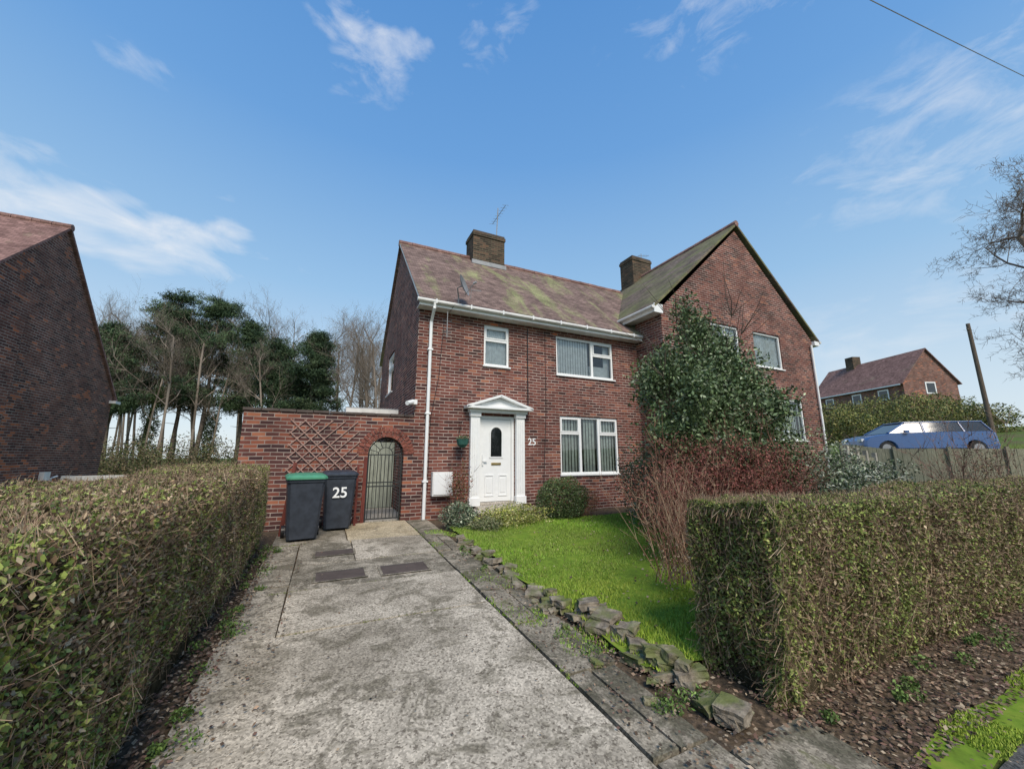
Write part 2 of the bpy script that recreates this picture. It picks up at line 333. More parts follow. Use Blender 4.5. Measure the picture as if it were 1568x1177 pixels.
slab(-2.38,-.10,-7.84,-4.78,m_conc); slab(-1.98,-.10,-4.78,-3.72,m_conc); slab(-1.98,-.10,-3.72,-2.75,m_conca); slab(-1.25,-.10,-2.75,-1.55,m_conc); slab(-1.98,-1.25,-2.75,-1.55,m_conca)
slab(-1.30,-.10,-1.55,-.70,m_concb); slab(-2.38,-1.30,-1.55,-.02,m_conca); slab(-1.30,-.10,-.70,-.02,m_concb)
for (a,b) in((-4.78,-3.5),(-3.5,-2.4),(-2.4,-1.55)): slab(-2.38,-1.98,a,b,m_conca,.024)
mb.obj('driveway',bevel=.006)
mb=MB()
for i,(a,b) in enumerate(zip([-7.84,-7.0,-6.2,-5.35,-4.5,-3.6,-2.7,-1.7,-.9],[-7.0,-6.2,-5.35,-4.5,-3.6,-2.7,-1.7,-.9,-.03])):
    x1=.34+.04*random.random()
    if i in(1,3,6): c=random.uniform(.1,.2); slab(-.09,c,a,b,m_conc2,.028,.014); slab(c,x1,a,b,m_conc2,.015,.014)
    else: slab(-.09,x1,a,b,m_conc2,random.uniform(.015,.03),.014)
slab(.36,1.0,-7.84,-7.1,m_conc2,.01)
mb.obj('path_slabs',bevel=.006)
mb=MB()
for (a,b,c,d) in((-1.72,-1.18,-3.52,-3.18),(-.98,-.42,-3.56,-3.2),(-1.75,-1.25,-2.42,-2.15)):
    zz=lambda y:float(g(-1,y))
    pts=[(a,c),(b,c),(b,d),(a,d)]
    mb.poly([(x,y,zz(y)+.037) for x,y in pts],m_coping)
    for (x0,x1,y0,y1) in((a-.03,b+.03,c-.03,c),(a-.03,b+.03,d,d+.03),(a-.03,a,c,d),(b,b+.03,c,d)):
        mb.poly([(x0,y0,zz(y0)+.041),(x1,y0,zz(y0)+.041),(x1,y1,zz(y1)+.041),(x0,y1,zz(y1)+.041)],m_conc2)
mb.obj('manhole_covers')
sheet('neighbour_drive',-9.4,-5.2,-7.7,3,.012,m_conc3,10,20)
lawn=sheet('lawn',.50,5.2,-6.45,-1.25,.06,m_lawn,50,50,.06,.03)
def blades(n,x0,x1,y0,y1,off,h,cols,mask=None,patch=False):
    x=rng.uniform(x0,x1,n);y=rng.uniform(y0,y1,n); P=np.stack([x,y,g(x,y)+off],-1)
    if mask is not None: P=P[mask(P)]
    n=len(P); a=rng.uniform(0,6.28,n); w=.004+.003*rng.random(n); hh=h*rng.uniform(.5,1.3,n)*(1+.35*lump(P,2.,5)); dx=np.stack([np.cos(a),np.sin(a),0*a],-1)*w[:,None]
    lean=rng.normal(size=(n,3))*.35; lean[:,2]=1; tip=P+unit(lean)*hh[:,None]; C=pal(n,cols,jit=.2)*(.8+.45*np.clip(.5+.5*lump(P,1.5,8),0,1))[:,None]
    if patch:
        f=np.clip(.4+.9*lump(P,1.1,44)+.5*lump(P,4.,45),0,1)[:,None]; C=C*(1-.45*f)+.45*f*np.array([.23,.27,.07])
        f=(sm(-P[:,1],4.2,5.4)*.6)[:,None]; C=C*(1-f)+f*np.array([.36,.44,.06])
    V=np.stack([P-dx,P+dx,tip],1).reshape(-1,3)
    return V,np.arange(3*n).reshape(n,3),np.repeat(C,3,0)
gl=[(.15,.29,.03),(.20,.36,.035),(.26,.41,.05),(.27,.33,.08)]
def jm(P):
    j=np.zeros(len(P),bool)
    for yy in(-4.78,-3.72,-2.75,-1.55): j|=np.abs(P[:,1]-yy)<.012
    j|=np.abs(P[:,0]+.095)<.012
    return j&(lump(P,3.,6)>0.0)
V,F,C=cat([blades(95000,.48,5.2,-6.5,-1.3,.065,.035,gl,lambda P:lump(P,5.,77)+.5*lump(P,1.5,78)>-.85,True),blades(26000,1.2,8,-7.74,-7.48,.0,.03,gl,lambda P:lump(P,2.5,2)>-.4,True),blades(9000,-.1,.5,-6.8,-1,.02,.03,gl,lambda P:lump(P,3.,2)>.3),blades(60000,-2.38,-.05,-6,-1,.02,.018,[(.12,.16,.04),(.16,.19,.05)],jm)]); npmesh('grass',V,F,m_leaf,C)
bm=bmesh.new()
y=-2.2; R=random.Random(9)
while y>-7.0:
    L=R.uniform(.08,.24); xx=.40+(.16*(-y-2.2)/4.7)+R.uniform(-.04,.04); y-=L*.55
    for lay in range(3 if (y<-5.3 and R.random()<.8) else (2 if R.random()<.5 else 1)):
        M=Matrix.Translation((xx+R.uniform(-.04,.05)+.025*lay,y+R.uniform(-.04,.04),float(g(xx,y))+.03+.052*lay))@Matrix.Rotation(R.uniform(-.7,.7),4,'Z')@Matrix.Rotation(R.uniform(-.22,.22),4,'X')@Matrix.Rotation(R.uniform(-.2,.2),4,'Y')@Matrix.Diagonal((R.uniform(.10,.20),L*R.uniform(.8,1.25),R.uniform(.04,.075),1))
        bmesh.ops.create_cube(bm,size=1,matrix=M)
    y-=L*.5
for i in range(14):
    y=R.uniform(-6.8,-3); x=R.uniform(.2,.42); s=R.uniform(.03,.07); bmesh.ops.create_cube(bm,size=1,matrix=Matrix.Translation((x,y,float(g(x,y))+.03))@Matrix.Rotation(R.uniform(0,3),4,'Z')@Matrix.Rotation(.3,4,'X')@Matrix.Diagonal((s*1.3,s,s*.6,1)))
bmesh.ops.subdivide_edges(bm,edges=bm.edges[:],cuts=2,use_grid_fill=True)
for v in bm.verts:
    d=lump(np.array([v.co[:]]),16.,4)[0]; v.co+=Vector((R.gauss(0,.004)+.012*d,R.gauss(0,.004)-.01*d,R.gauss(0,.003)+.006*d))
me=bpy.data.meshes.new('stone_edging');bm.to_mesh(me);me.materials.append(m_stone);o=link(bpy.data.objects.new('stone_edging',me)); b=o.modifiers.new('b','BEVEL');b.width=.008;b.segments=2;b.limit_method='ANGLE'
def litter(n,x0,x1,y0,y1,size,cols,off=.01):
    x=rng.uniform(x0,x1,n);y=rng.uniform(y0,y1,n); P=np.stack([x,y,g(x,y)+off+.02*rng.random(n)],-1); a=rng.normal(size=(n,3))*np.array([1,1,.2]); a=unit(a); b=unit(np.cross(a,np.array([0,0,1.])+.35*rng.normal(size=(n,3)))); s=size*rng.uniform(.5,1.3,(n,1))
    V=np.stack([P-a*s*.5,P+b*s*.33,P+a*s*.5,P-b*s*.33],1).reshape(-1,3); return V,np.arange(4*n).reshape(n,4),np.repeat(pal(n,cols,jit=.3),4,0)
lc=[(.15,.10,.065),(.24,.165,.11),(.085,.062,.045),(.33,.26,.18),(.17,.10,.075)]
V,F,C=cat([litter(4200,-2.65,-2.28,-7.8,-1.5,.032,lc,.02),litter(450,-2.35,-1.9,-7.8,-1.5,.028,lc,.035),litter(9000,.95,8,-7.6,-7.0,.030,lc,.0),litter(300,-2.0,.2,-7.8,-.5,.02,lc,.035),litter(1800,.35,1.8,-7.2,-5.6,.032,lc,.03),litter(800,-.05,.45,-7.6,-2,.028,lc,.03),litter(300,1.2,6,-7.85,-7.5,.03,lc,.03),litter(600,.6,4.5,-6.4,-1.4,.035,lc,.09)]); npmesh('leaf_litter',V,F,m_leaf,C)
# ---------------------------------------------------------------- hedges
def hedge(name,x0,x1,y0,y1,ztop,n,nt,greenf,gcols,bcols,ls=.022,faces='+x-x+y-y+z',dens=None):
    e=empty(name)
    fl=[('+x',(y1-y0)*1.2),('-x',(y1-y0)*1.2),('+y',(x1-x0)*.5),('-y',(x1-x0)*1.2),('+z',(x1-x0)*(y1-y0)*1.1)]
    fl=[f for f in fl if f[0] in faces]; w=np.array([f[1] for f in fl]); w/=w.sum()
    if dens=='x':
        for i,f in enumerate(fl):
            if f[0]=='-x': w[i]*=2.6
        w/=w.sum()
    def pts(n,depth,outb):
        k=rng.choice(len(fl),n,p=w); U=rng.random((n,3))
        if dens=='x': U[:,0]=U[:,0]**1.7
        P=np.empty((n,3)); P[:,0]=x0+(x1-x0)*U[:,0]; P[:,1]=y0+(y1-y0)*U[:,1]; P[:,2]=U[:,2]; Nn=np.zeros((n,3))
        dd=np.abs(rng.normal(size=n))*depth-outb
        for i,f in enumerate(fl):
            m=k==i; a='xyz'.index(f[0][1]); s=1 if f[0][0]=='+' else -1; Nn[m,a]=s
            if a<2: P[m,a]=(x1 if s>0 else x0) if a==0 else (y1 if s>0 else y0)
            else: P[m,2]=1
        zb=g(P[:,0],P[:,1]); P[:,2]=zb+P[:,2]*(ztop(P[:,0],P[:,1])-zb)
        bul=.055*lump(P,2.2,11)+.035*lump(P,9.,12)
        low=np.clip(1-(P[:,2]-zb)/.35,0,1)*.09; hi=np.clip((P[:,2]-(ztop(P[:,0],P[:,1])-.10))/.10,0,1)**2*.05
        P=P+Nn*(bul-dd-(low+hi)*(np.abs(Nn[:,2])<.5))[:,None]; return P,Nn
    P,Nn=pts(n,.045,.015); gf=greenf(P); isg=rng.random(n)<gf; C=np.where(isg[:,None],pal(n,gcols),pal(n,bcols)); C=C*(.75+.5*np.clip(.5+.5*lump(P,6.,40),0,1))[:,None]
    V1,F1,C1=leafgeo(P,ls*rng.uniform(.6,1.4,n),C,.55,Nn*.5)
    P,Nn=pts(nt,.05,.03); L=rng.uniform(.04,.18,nt); d=unit(Nn*.6+rng.normal(size=(nt,3))*.55+np.array([0,0,.8])); b=unit(np.cross(d,rng.normal(size=(nt,3))))*.0015
    V=np.stack([P-d*L[:,None]*.7-b,P-d*L[:,None]*.7+b,P+d*L[:,None]*.3+b*.5,P+d*L[:,None]*.3-b*.5],1).reshape(-1,3); F=np.arange(4*nt).reshape(nt,4); C=np.repeat(pal(nt,[(.26,.18,.12),(.36,.27,.18),(.16,.105,.07)]),4,0)
    npmesh('leaves',V1,F1,m_leaf,C1,parent=e); npmesh('twigs',V,F,m_twig,C,parent=e)
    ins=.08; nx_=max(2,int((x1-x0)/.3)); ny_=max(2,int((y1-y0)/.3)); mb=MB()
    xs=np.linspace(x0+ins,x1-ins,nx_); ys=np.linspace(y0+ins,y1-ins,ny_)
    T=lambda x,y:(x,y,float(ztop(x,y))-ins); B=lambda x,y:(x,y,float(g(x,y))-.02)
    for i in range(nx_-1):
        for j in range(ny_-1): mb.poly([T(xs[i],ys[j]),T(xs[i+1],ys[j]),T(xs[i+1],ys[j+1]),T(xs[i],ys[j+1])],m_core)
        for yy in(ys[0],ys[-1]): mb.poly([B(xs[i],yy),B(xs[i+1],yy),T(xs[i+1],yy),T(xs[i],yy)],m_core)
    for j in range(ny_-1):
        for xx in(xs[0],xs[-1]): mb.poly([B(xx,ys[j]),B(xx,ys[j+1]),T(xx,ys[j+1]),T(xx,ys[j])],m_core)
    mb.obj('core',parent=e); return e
GC=[(.17,.22,.05),(.24,.29,.07),(.11,.16,.04),(.32,.34,.11)]; BC=[(.25,.17,.105),(.33,.24,.145),(.18,.115,.072),(.39,.31,.20)]
hedge('privet_hedge',-3.6,-2.50,-9.6,-1.5,lambda x,y:1.20+.028*(np.asarray(y)+1.5)+.0*x,190000,55000,
      lambda P:np.clip(.44+.38*lump(P,1.3,31)+.5*sm(P[:,1],-3.8,-1.8)+.35*(1-sm(P[:,2],-.1,.45))*sm(-P[:,1],5,7)-.05*(P[:,2]>1.0),.1,.97),GC,BC,.024,'+x-x+y+z')
hedge('privet_hedge.001',.93,16,-7.10,-6.45,lambda x,y:.98+.004*np.asarray(x)+.02*np.sin(np.asarray(x)*1.7),190000,65000,
      lambda P:np.clip(.42+.40*lump(P,1.4,33)+.5*(1-sm(P[:,0],.95,1.5))+.2*(P[:,2]>.90),.08,.97),GC,BC,.026,'-x+y-y+z','x')
# ---------------------------------------------------------------- shrubs
def stems(P0,n,h,sp,r,cols,seed=0,kids=4):
    R=random.Random(seed); S=[]
    for i in range(n):
        p=Vector(P0)+Vector((R.gauss(0,sp*.15),R.gauss(0,sp*.15),0)); d=Vector((R.gauss(0,sp*.35),R.gauss(0,sp*.35),1)).normalized(); L=h*R.uniform(.6,1.05)
        for k in range(5):
            q=p+d*L/5; S.append((*p,*q,r*(1-k*.16),r*(1-(k+1)*.16))); p=q; d=(d+Vector((R.gauss(0,.13),R.gauss(0,.13),.05))).normalized()
            if k>0:
                for _ in range(kids):
                    e=p; dd=(d+Vector((R.gauss(0,.6),R.gauss(0,.6),R.gauss(.1,.3)))).normalized(); l2=L*R.uniform(.12,.3)
                    for j in range(3): f=e+dd*l2/3; S.append((*e,*f,r*.45*(1-j*.25),r*.45*(1-(j+1)*.25))); e=f; dd=(dd+Vector((R.gauss(0,.2),R.gauss(0,.2),.1))).normalized()
    V,F=tubes(S,3); return V,F,np.repeat(pal(len(S),cols,jit=.2),6,0)
def shrub(name,gs,mat=None,st=None):
    e=empty(name); V,F,C=cat(gs); npmesh('leaves',V,F,mat or m_leaf,C,parent=e)
    if st is not None: npmesh('stems',*st[:2],m_twig,st[2],parent=e)
hol=[(.085,.13,.055),(.12,.175,.07),(.16,.22,.10),(.29,.34,.21)]; hw=[4,4,3,1.2]
hx,hy=4.45,-4.0
gs=[]; RH=random.Random(12)
for (dx,dy,z,rx,rz,n) in((0,0,1.4,1.1,.8,7500),(.1,0,2.0,1.15,.75,8500),(-.05,.1,2.6,.95,.6,6500),(.2,-.1,2.9,.8,.5,3500)):
    gs.append(blob((hx+dx,hy+dy,z),(rx,rx*.85,rz),n,.068,hol,hw,seed=int(z*10),rough=.5,shell=.85,asp=.55))
for i in range(30):
    a=RH.uniform(0,6.28); z=RH.uniform(1.3,3.4); rr=(1.2 if z<2.5 else 1.2-(z-2.5)*.75); s=RH.uniform(.22,.45)
    gs.append(blob((hx+rr*math.cos(a),hy+rr*.85*math.sin(a),z),(s,s,s*1.25),int(2600*s),.068,hol,hw,seed=i+60,rough=.5,shell=.9,asp=.55))
for (dx,z,rx,rz,n) in((-.2,3.5,.45,.45,1700),(-.35,3.95,.24,.38,650),(.15,3.7,.25,.3,600),(.55,3.4,.3,.3,800)):
    gs.append(blob((hx+dx,hy,z),(rx,rx,rz),n,.068,hol,hw,seed=int(z*10),rough=.5,shell=.9,asp=.55))
shrub('holly_bush',gs,m_gloss,stems((hx,hy,0),10,3.9,.5,.022,[(.11,.09,.07)],3,kids=5))
rb=[(.20,.065,.052),(.28,.10,.075),(.14,.048,.04),(.17,.10,.06)]
shrub('berberis_bush',[blob((3.3,-4.75,.9),(1.05,.8,.72),15000,.036,rb,seed=3,rough=.4,shell=.7),blob((4.0,-5.1,1.0),(.8,.5,.62),9500,.036,rb,seed=4,rough=.4,shell=.7),blob((2.6,-4.9,.6),(.6,.5,.55),5500,.034,rb,seed=5,rough=.4,shell=.75)],None,stems((3.3,-4.7,0),60,1.75,1.5,.0065,[(.21,.10,.075),(.27,.14,.10)],5))
gg=[(.15,.20,.12),(.11,.16,.075),(.24,.29,.19),(.08,.12,.055)]
shrub('euonymus_bush',[blob((4.75,-2.1,.75),(.62,.6,.75),7000,.05,gg,seed=8,rough=.4,shell=.6),blob((4.2,-2.9,.45),(.45,.45,.5),3000,.05,gg,seed=9,rough=.4)],None,stems((4.7,-2.1,0),7,1.3,.8,.012,[(.1,.08,.06)],6))
shrub('box_bush',[blob((3.05,-1.25,.42),(.60,.5,.48),12000,.038,[(.065,.105,.035),(.095,.145,.05),(.14,.19,.07)],seed=12,rough=.16,shell=.45)],m_gloss,stems((3.05,-1.25,0),5,.75,.8,.01,[(.1,.08,.06)],7))
shrub('gold_euonymus_plant',[blob((1.75,-1.45,.16),(.75,.4,.24),6500,.04,[(.34,.37,.08),(.46,.45,.13),(.19,.26,.06),(.52,.50,.24)],seed=13,rough=.4,shell=.6)])
shrub('variegated_plant',[blob((.72,-1.25,.2),(.35,.3,.28),2600,.05,[(.14,.19,.12),(.34,.36,.25),(.09,.13,.07)],seed=14,rough=.4),blob((1.05,-1.75,.1),(.35,.28,.14),1500,.04,[(.14,.18,.08),(.25,.25,.14)],seed=15)])
shrub('nandina_plant',[blob((.92,-.55,.75),(.28,.25,.55),900,.045,[(.26,.08,.055),(.19,.09,.05),(.10,.12,.045)],seed=16,rough=.4,shell=.8)],None,stems((.92,-.55,0),10,1.2,.5,.006,[(.2,.1,.07)],8))
shrub('rusty_heather_plant',[blob((4.0,-.85,.28),(.4,.3,.3),1800,.03,[(.32,.14,.06),(.22,.11,.06),(.15,.15,.05)],seed=17)],None,stems((4,-.85,0),14,.65,.8,.005,[(.26,.13,.08)],9))
shrub('dead_perennial_plant',[blob((1.8,-5.65,.25),(.5,.4,.25),700,.03,[(.22,.13,.08),(.34,.25,.16)],seed=18,shell=.9)],None,stems((1.8,-5.6,.05),64,1.2,1.0,.0055,[(.24,.13,.09),(.36,.26,.17)],10,kids=2))
shrub('variegated_euonymus_bush',[blob((6.6,-5.05,.95),(.95,.6,.5),6500,.055,[(.36,.40,.30),(.18,.24,.13),(.48,.50,.40),(.11,.16,.08)],seed=20,rough=.45,shell=.7),blob((6.0,-4.3,1.1),(.6,.6,.95),5500,.055,[(.12,.17,.07),(.17,.23,.10),(.26,.31,.19)],seed=21,rough=.45,shell=.8)],None,stems((6.4,-4.8,0),16,2.0,1.1,.008,[(.15,.12,.09)],11))
shrub('bare_brown_shrub',[blob((10.6,-5.6,1.1),(1.,.6,.7),1300,.04,[(.22,.13,.09),(.17,.14,.07)],seed=22,shell=.9)],None,stems((10.6,-5.5,.1),34,2.0,1.5,.009,[(.2,.13,.1),(.27,.18,.14)],12))
gs=[]
for (k,Y,r,h) in((.90,31,2.4,1.9),(1.0,31,2.6,2.3),(1.08,32,2.4,2.2),(1.15,33,2.3,1.7),(.82,30,2,1.8),(.86,25,1.4,1.2),(1.2,27,2,1.2)):
    x,y=cam2w(k*Y,Y); gs.append(blob((x,y,float(g(x,y))+h*.6),(r,r,h),5500,.16,[(.15,.18,.045),(.22,.22,.06),(.09,.125,.045),(.28,.25,.09)],seed=int(Y*k),rough=.35))
shrub('garden_shrubs',gs)
gs=[]
R=random.Random(2)
for i in range(60):
    if i<26: x,y=R.uniform(-2.5,-2.25),R.uniform(-7.5,-1.6)
    elif i<42: x,y=R.uniform(.2,.6),R.uniform(-6.9,-2.2)
    else: x,y=R.uniform(.9,7),R.uniform(-7.3,-7.05)
    s=R.uniform(.04,.11); gs.append(blob((x,y,float(g(x,y))+.04),(s,s,s*.7),100,.026,[(.12,.20,.045),(.17,.26,.07),(.08,.13,.035)],seed=i))
V,F,C=cat(gs); npmesh('weeds',V,F,m_leaf,C)
# ---------------------------------------------------------------- main house
H=empty('brick_house')
W1=(1.65,2.35,3.6,4.66);W2=(3.78,5.75,3.56,4.66);W3=(3.85,5.80,.90,2.44);DO=(1.55,2.50,.24,2.34)
V1=(10.85,12.32,4.30,5.50);V2=(8.8,10.1,4.30,5.50);V3=(11.3,13.15,1.9,3.28);V4=(7.6,8.6,1.2,3.28)
SW=(3.7,5.0,3.4,4.75)
mb=MB()
mb.wall('x',0,6.7,-.3,5.05,0,[W1,W2,W3,DO],m_brick,.10)
mb.wall('x',6.7,14.3,-.3,5.6,-1.05,[V1,V2,V3,V4],m_brick,.10)
mb.poly([(6.7,-1.05,5.6),(14.3,-1.05,5.6),(10.5,-1.05,9.08)],m_brick)
mb.wall('y',-1.05,0,-.3,5.75,6.7,[],m_brick,.1)
mb.wall('y',-1.05,6.85,-.3,5.6,14.3,[],m_brick,.1)
mb.wall('y',0,6.85,-.3,4.95,0,[SW],m_brick,.1)
mb.poly([(0,0,4.95),(0,6.85,4.95),(0,3.42,8.2)],m_brick)
mb.wall('x',0,14.3,-.3,5.0,6.85,[],m_brick,.1)
mb.obj('walls',H)
def slope(mb,pts,m,th=.07,edge=None):
    P=[Vector(p) for p in pts]; n=(P[1]-P[0]).cross(P[2]-P[0]).normalized()
    if n.z<0: P=P[::-1]; n=-n
    Q=[p-n*th for p in P]; mb.poly(P,m); mb.poly(Q[::-1],edge or m)
    for i in range(len(P)): j=(i+1)%len(P); mb.poly([Q[i],Q[j],P[j],P[i]],edge or m)
mb=MB()
zr=8.36; ye=-.33; ze=4.98; yr=3.42; yb=7.17
slope(mb,[(-.08,ye,ze),(14.25,ye,ze),(14.25,yr,zr),(-.08,yr,zr)],m_tile)
slope(mb,[(-.08,yb,ze),(14.25,yb,ze),(14.25,yr,zr),(-.08,yr,zr)],m_tile)
mb.poly([(14.24,-.3,4.95),(14.24,7.1,4.95),(14.24,3.42,8.3)],m_brick)
zw=9.34; xa,xm,xb=6.36,10.5,14.64; zwe=5.62
slope(mb,[(xa,-1.15,zwe),(xm,-1.15,zw),(xm,4.3,zw),(xa,7.4,zwe)],m_tileg)
slope(mb,[(xb,-1.15,zwe),(xm,-1.15,zw),(xm,4.3,zw),(xb,7.4,zwe)],m_tileg)
slope(mb,[(xa,7.4,zwe),(xb,7.4,zwe),(xm,4.3,zw)],m_tileg)
R=random.Random(1)
def ridge(mb,a,b,m,r=.11,L=.42):
    a=Vector(a);b=Vector(b);n=max(1,int((b-a).length/L))
    for i in range(n):
        p=a.lerp(b,i/n);q=a.lerp(b,(i+.97)/n); mb.tube([p+Vector((0,0,R.uniform(-.008,.008))),q],r,m,8)
ridge(mb,(-.1,yr,zr-.03),(9.2,yr,zr-.03),m_tiler); ridge(mb,(xm,-1.17,zw-.03),(xm,4.3,zw-.03),m_tiler)
mb.obj('roof',H)
mb=MB()
mb.box(-.06,6.66,-.30,-.275,4.80,4.94,m_white); mb.box(-.06,6.66,-.275,-.005,4.80,4.82,m_wpaint)
mb.tube([(-.12,-.35,4.905),(6.62,-.35,4.905)],.045,m_wpaint,12)
for i in range(8): mb.box(.3+i*.85,.33+i*.85,-.405,-.30,4.85,4.955,m_white)
mb.box(6.38,6.41,-1.12,.45,5.42,5.60,m_white); mb.box(6.41,6.69,-1.12,.45,5.42,5.44,m_wpaint); mb.box(6.36,6.69,-1.145,-1.12,5.40,5.66,m_white); mb.tube([(6.31,-1.16,5.55),(6.31,.5,5.55)],.05,m_wpaint,10)
mb.box(14.31,14.62,-1.14,6.8,5.42,5.58,m_white); mb.tube([(14.68,-1.16,5.56),(14.68,6.9,5.56)],.05,m_wpaint,10)
mb.tube([(.28,-.35,4.88),(.28,-.35,4.75),(.28,-.07,4.5),(.28,-.07,.02)],.038,m_white,12)
for z in(.8,2.3,3.8): mb.box(.22,.34,-.115,-.004,z,z+.04,m_white)
mb.tube([(14.1,-1.12,5.4),(14.1,-1.12,.3)],.035,m_white,10)
mb.tube([(2.88,-.02,4.72),(2.88,-.02,2.55)],.012,m_black,8)
mb.obj('gutters_and_downpipes',H)
mb=MB()
mb.poly([(-.085,-.33,4.90),(-.085,3.42,8.28),(-.085,3.42,8.36),(-.085,-.33,4.98)],m_wpaint); mb.obj('verge',H)
def window(x0,x1,z0,z1,y,name,mull=[],trans=[],blind='net',axis='x',out=-1):
    mb=MB(); fw=.055; yi=y-out*.035; yo=y-out*.095
    def bx(a0,a1,b0,b1,c0,c1,m):
        if axis=='x': mb.box(a0,a1,min(b0,b1),max(b0,b1),c0,c1,m)
        else: mb.box(min(b0,b1),max(b0,b1),a0,a1,c0,c1,m)
    bx(x0+.002,x0+fw,yi,yo,z0+.002,z1-.002,m_white);bx(x1-fw,x1-.002,yi,yo,z0+.002,z1-.002,m_white)
    bx(x0+fw,x1-fw,yi,yo,z1-fw,z1-.002,m_white);bx(x0+fw,x1-fw,yi,yo,z0+.002,z0+fw,m_white)
    W=x1-x0;Hh=z1-z0
    for mx in mull: bx(x0+mx*W-.035,x0+mx*W+.035,yi,yo,z0+fw,z1-fw,m_white)
    for (a,b,t_) in trans:
        zz=z0+t_*Hh; bx(x0+a*W+.04,x0+b*W-.04,yi+out*.001,yo,zz-.03,zz+.03,m_white)
        A0=x0+a*W+.04;A1=x0+b*W-.04
        for(c0,c1,d0,d1) in((A0,A0+.035,zz+.03,z1-fw),(A1-.035,A1,zz+.03,z1-fw),(A0+.035,A1-.035,zz+.03,zz+.06),(A0+.035,A1-.035,z1-fw-.035,z1-fw)):
            bx(c0,c1,yi+out*.012,yo,d0,d1,m_white)
    bx(x0-.03,x1+.03,y+out*.045,y-out*.034,z0-.035,z0+.001,m_white)
    yg=y-out*.075
    if axis=='x': mb.poly([(x0+fw,yg,z0+fw),(x1-fw,yg,z0+fw),(x1-fw,yg,z1-fw),(x0+fw,yg,z1-fw)],m_glass)
    else: mb.poly([(yg,x0+fw,z0+fw),(yg,x1-fw,z0+fw),(yg,x1-fw,z1-fw),(yg,x0+fw,z1-fw)],m_glass)
    yb=y-out*.7
    bx(x0-.6,x1+.6,yb,yb-out*.02,z0-.5,z1+.3,m_dark)
    R=random.Random(int(x0*100))
    if blind=='vert':
        n=int(W/.10)
        for i in range(n):
            a=x0+.04+i*(W-.08)/n
            if R.random()<.05: continue
            t_=R.uniform(.1,.45); M=Matrix.Translation((a+.05,y+.145,0))@Matrix.Rotation(t_,4,'Z'); mb.box(-.042,.042,-.0012,.0012,z0+.02,z1-.02,m_blind,M)
    elif blind=='net':
        n=int(W/.03); xs=[x0+.02+i*(W-.04)/n for i in range(n+1)]
        ysn=[y-out*(.14+.016*math.sin(i*1.9)+.008*R.random()) for i in range(n+1)]
        for i in range(n):
            if axis=='x': mb.poly([(xs[i],ysn[i],z0),(xs[i+1],ysn[i+1],z0),(xs[i+1],ysn[i+1],z1),(xs[i],ysn[i],z1)],m_net)
            else: mb.poly([(ysn[i],xs[i],z0),(ysn[i+1],xs[i+1],z0),(ysn[i+1],xs[i+1],z1),(ysn[i],xs[i],z1)],m_net)
    elif blind=='half':
        n=int(W*.6/.085)
        for i in range(n):
            a=x0+.05+i*.085; M=Matrix.Translation((a+.04,y+.145,0))@Matrix.Rotation(.2,4,'Z'); mb.box(-.043,.043,-.0012,.0012,z0+.02,z1-.02,m_net,M)
        mb.box(x0+.62*W,x1,y+.2,y+.21,z0,z0+.36*Hh,m_net); mb.box(x1-.22,x1,y+.19,y+.212,z0+.36*Hh,z1,m_net)
    return mb.obj(name,H,bevel=0)
window(*W1,0,'window_small',[],[(0,1,.64)],'net'); window(*W2,0,'window_upper',[.62],[(.62,1,.62)],'half'); window(*W3,0,'window_lower',[.34,.66],[(.0,.34,.70),(.66,1,.70)],'vert')
window(*V1,-1.05,'window_wing_upper',[],[],'net'); window(*V2,-1.05,'window_wing_upper_left',[.5],[],'net'); window(*V3,-1.05,'window_wing_lower',[.5],[],'vert'); window(*V4,-1.05,'window_wing_side',[],[],'net')
window(*SW,0,'window_gable',[],[(0,1,.65)],'net','y',-1)
mb=MB()
for (x0,x1,z0,z1) in(W1,W2,W3): mb.box(x0-.1,x1+.1,-.006,.05,z1+.001,z1+.07,m_brick3)
mb.obj('lintels',H)
mb=MB()
mb.box(1.55,1.62,.03,.10,.30,2.34,m_white);mb.box(2.43,2.50,.03,.10,.30,2.34,m_white);mb.box(1.62,2.43,.03,.10,2.27,2.34,m_white)
mb.box(1.55,2.50,.0,.12,.24,.30,m_conc3)
mb.obj('door_frame',H,bevel=.004)
mb=MB(); dx0,dx1=1.625,2.425
mb.box(dx0,dx1,.055,.095,.31,2.265,m_white)
def ringp(cx,cz,w,h,rt,y0,y1,m,arch=False):
    mb.box(cx-w/2,cx+w/2,y0,y1,cz-h/2,cz-h/2+rt,m);mb.box(cx-w/2,cx-w/2+rt,y0,y1,cz-h/2+rt,cz+h/2-(0 if arch else rt),m);mb.box(cx+w/2-rt,cx+w/2,y0,y1,cz-h/2+rt,cz+h/2-(0 if arch else rt),m)
    if not arch: mb.box(cx-w/2,cx+w/2,y0,y1,cz+h/2-rt,cz+h/2,m)
    else:
        n=10
        for i in range(n):
            a0=math.pi*i/n;a1=math.pi*(i+1)/n; R1=w/2;R2=w/2-rt
            mb.prism([(cx+R1*math.cos(a0),cz+h/2+R1*math.sin(a0)),(cx+R1*math.cos(a1),cz+h/2+R1*math.sin(a1)),(cx+R2*math.cos(a1),cz+h/2+R2*math.sin(a1)),(cx+R2*math.cos(a0),cz+h/2+R2*math.sin(a0))],'y',y0,y1,m)
for cx in(1.845,2.205): ringp(cx,.68,.24,.50,.03,.040,.056,m_white); mb.box(cx-.07,cx+.07,.045,.056,.51,.85,m_white)
ringp(2.025,1.62,.36,.60,.035,.038,.056,m_white,True)
mb.obj('door_leaf',H,bevel=.003)
mb=MB(); pts=[(2.025-.145,1.355),(2.025+.145,1.355),(2.025+.145,1.92)]+[(2.025+.145*math.cos(a),1.92+.145*math.sin(a)) for a in np.linspace(.2,3.0,8)]+[(2.025-.145,1.92)]
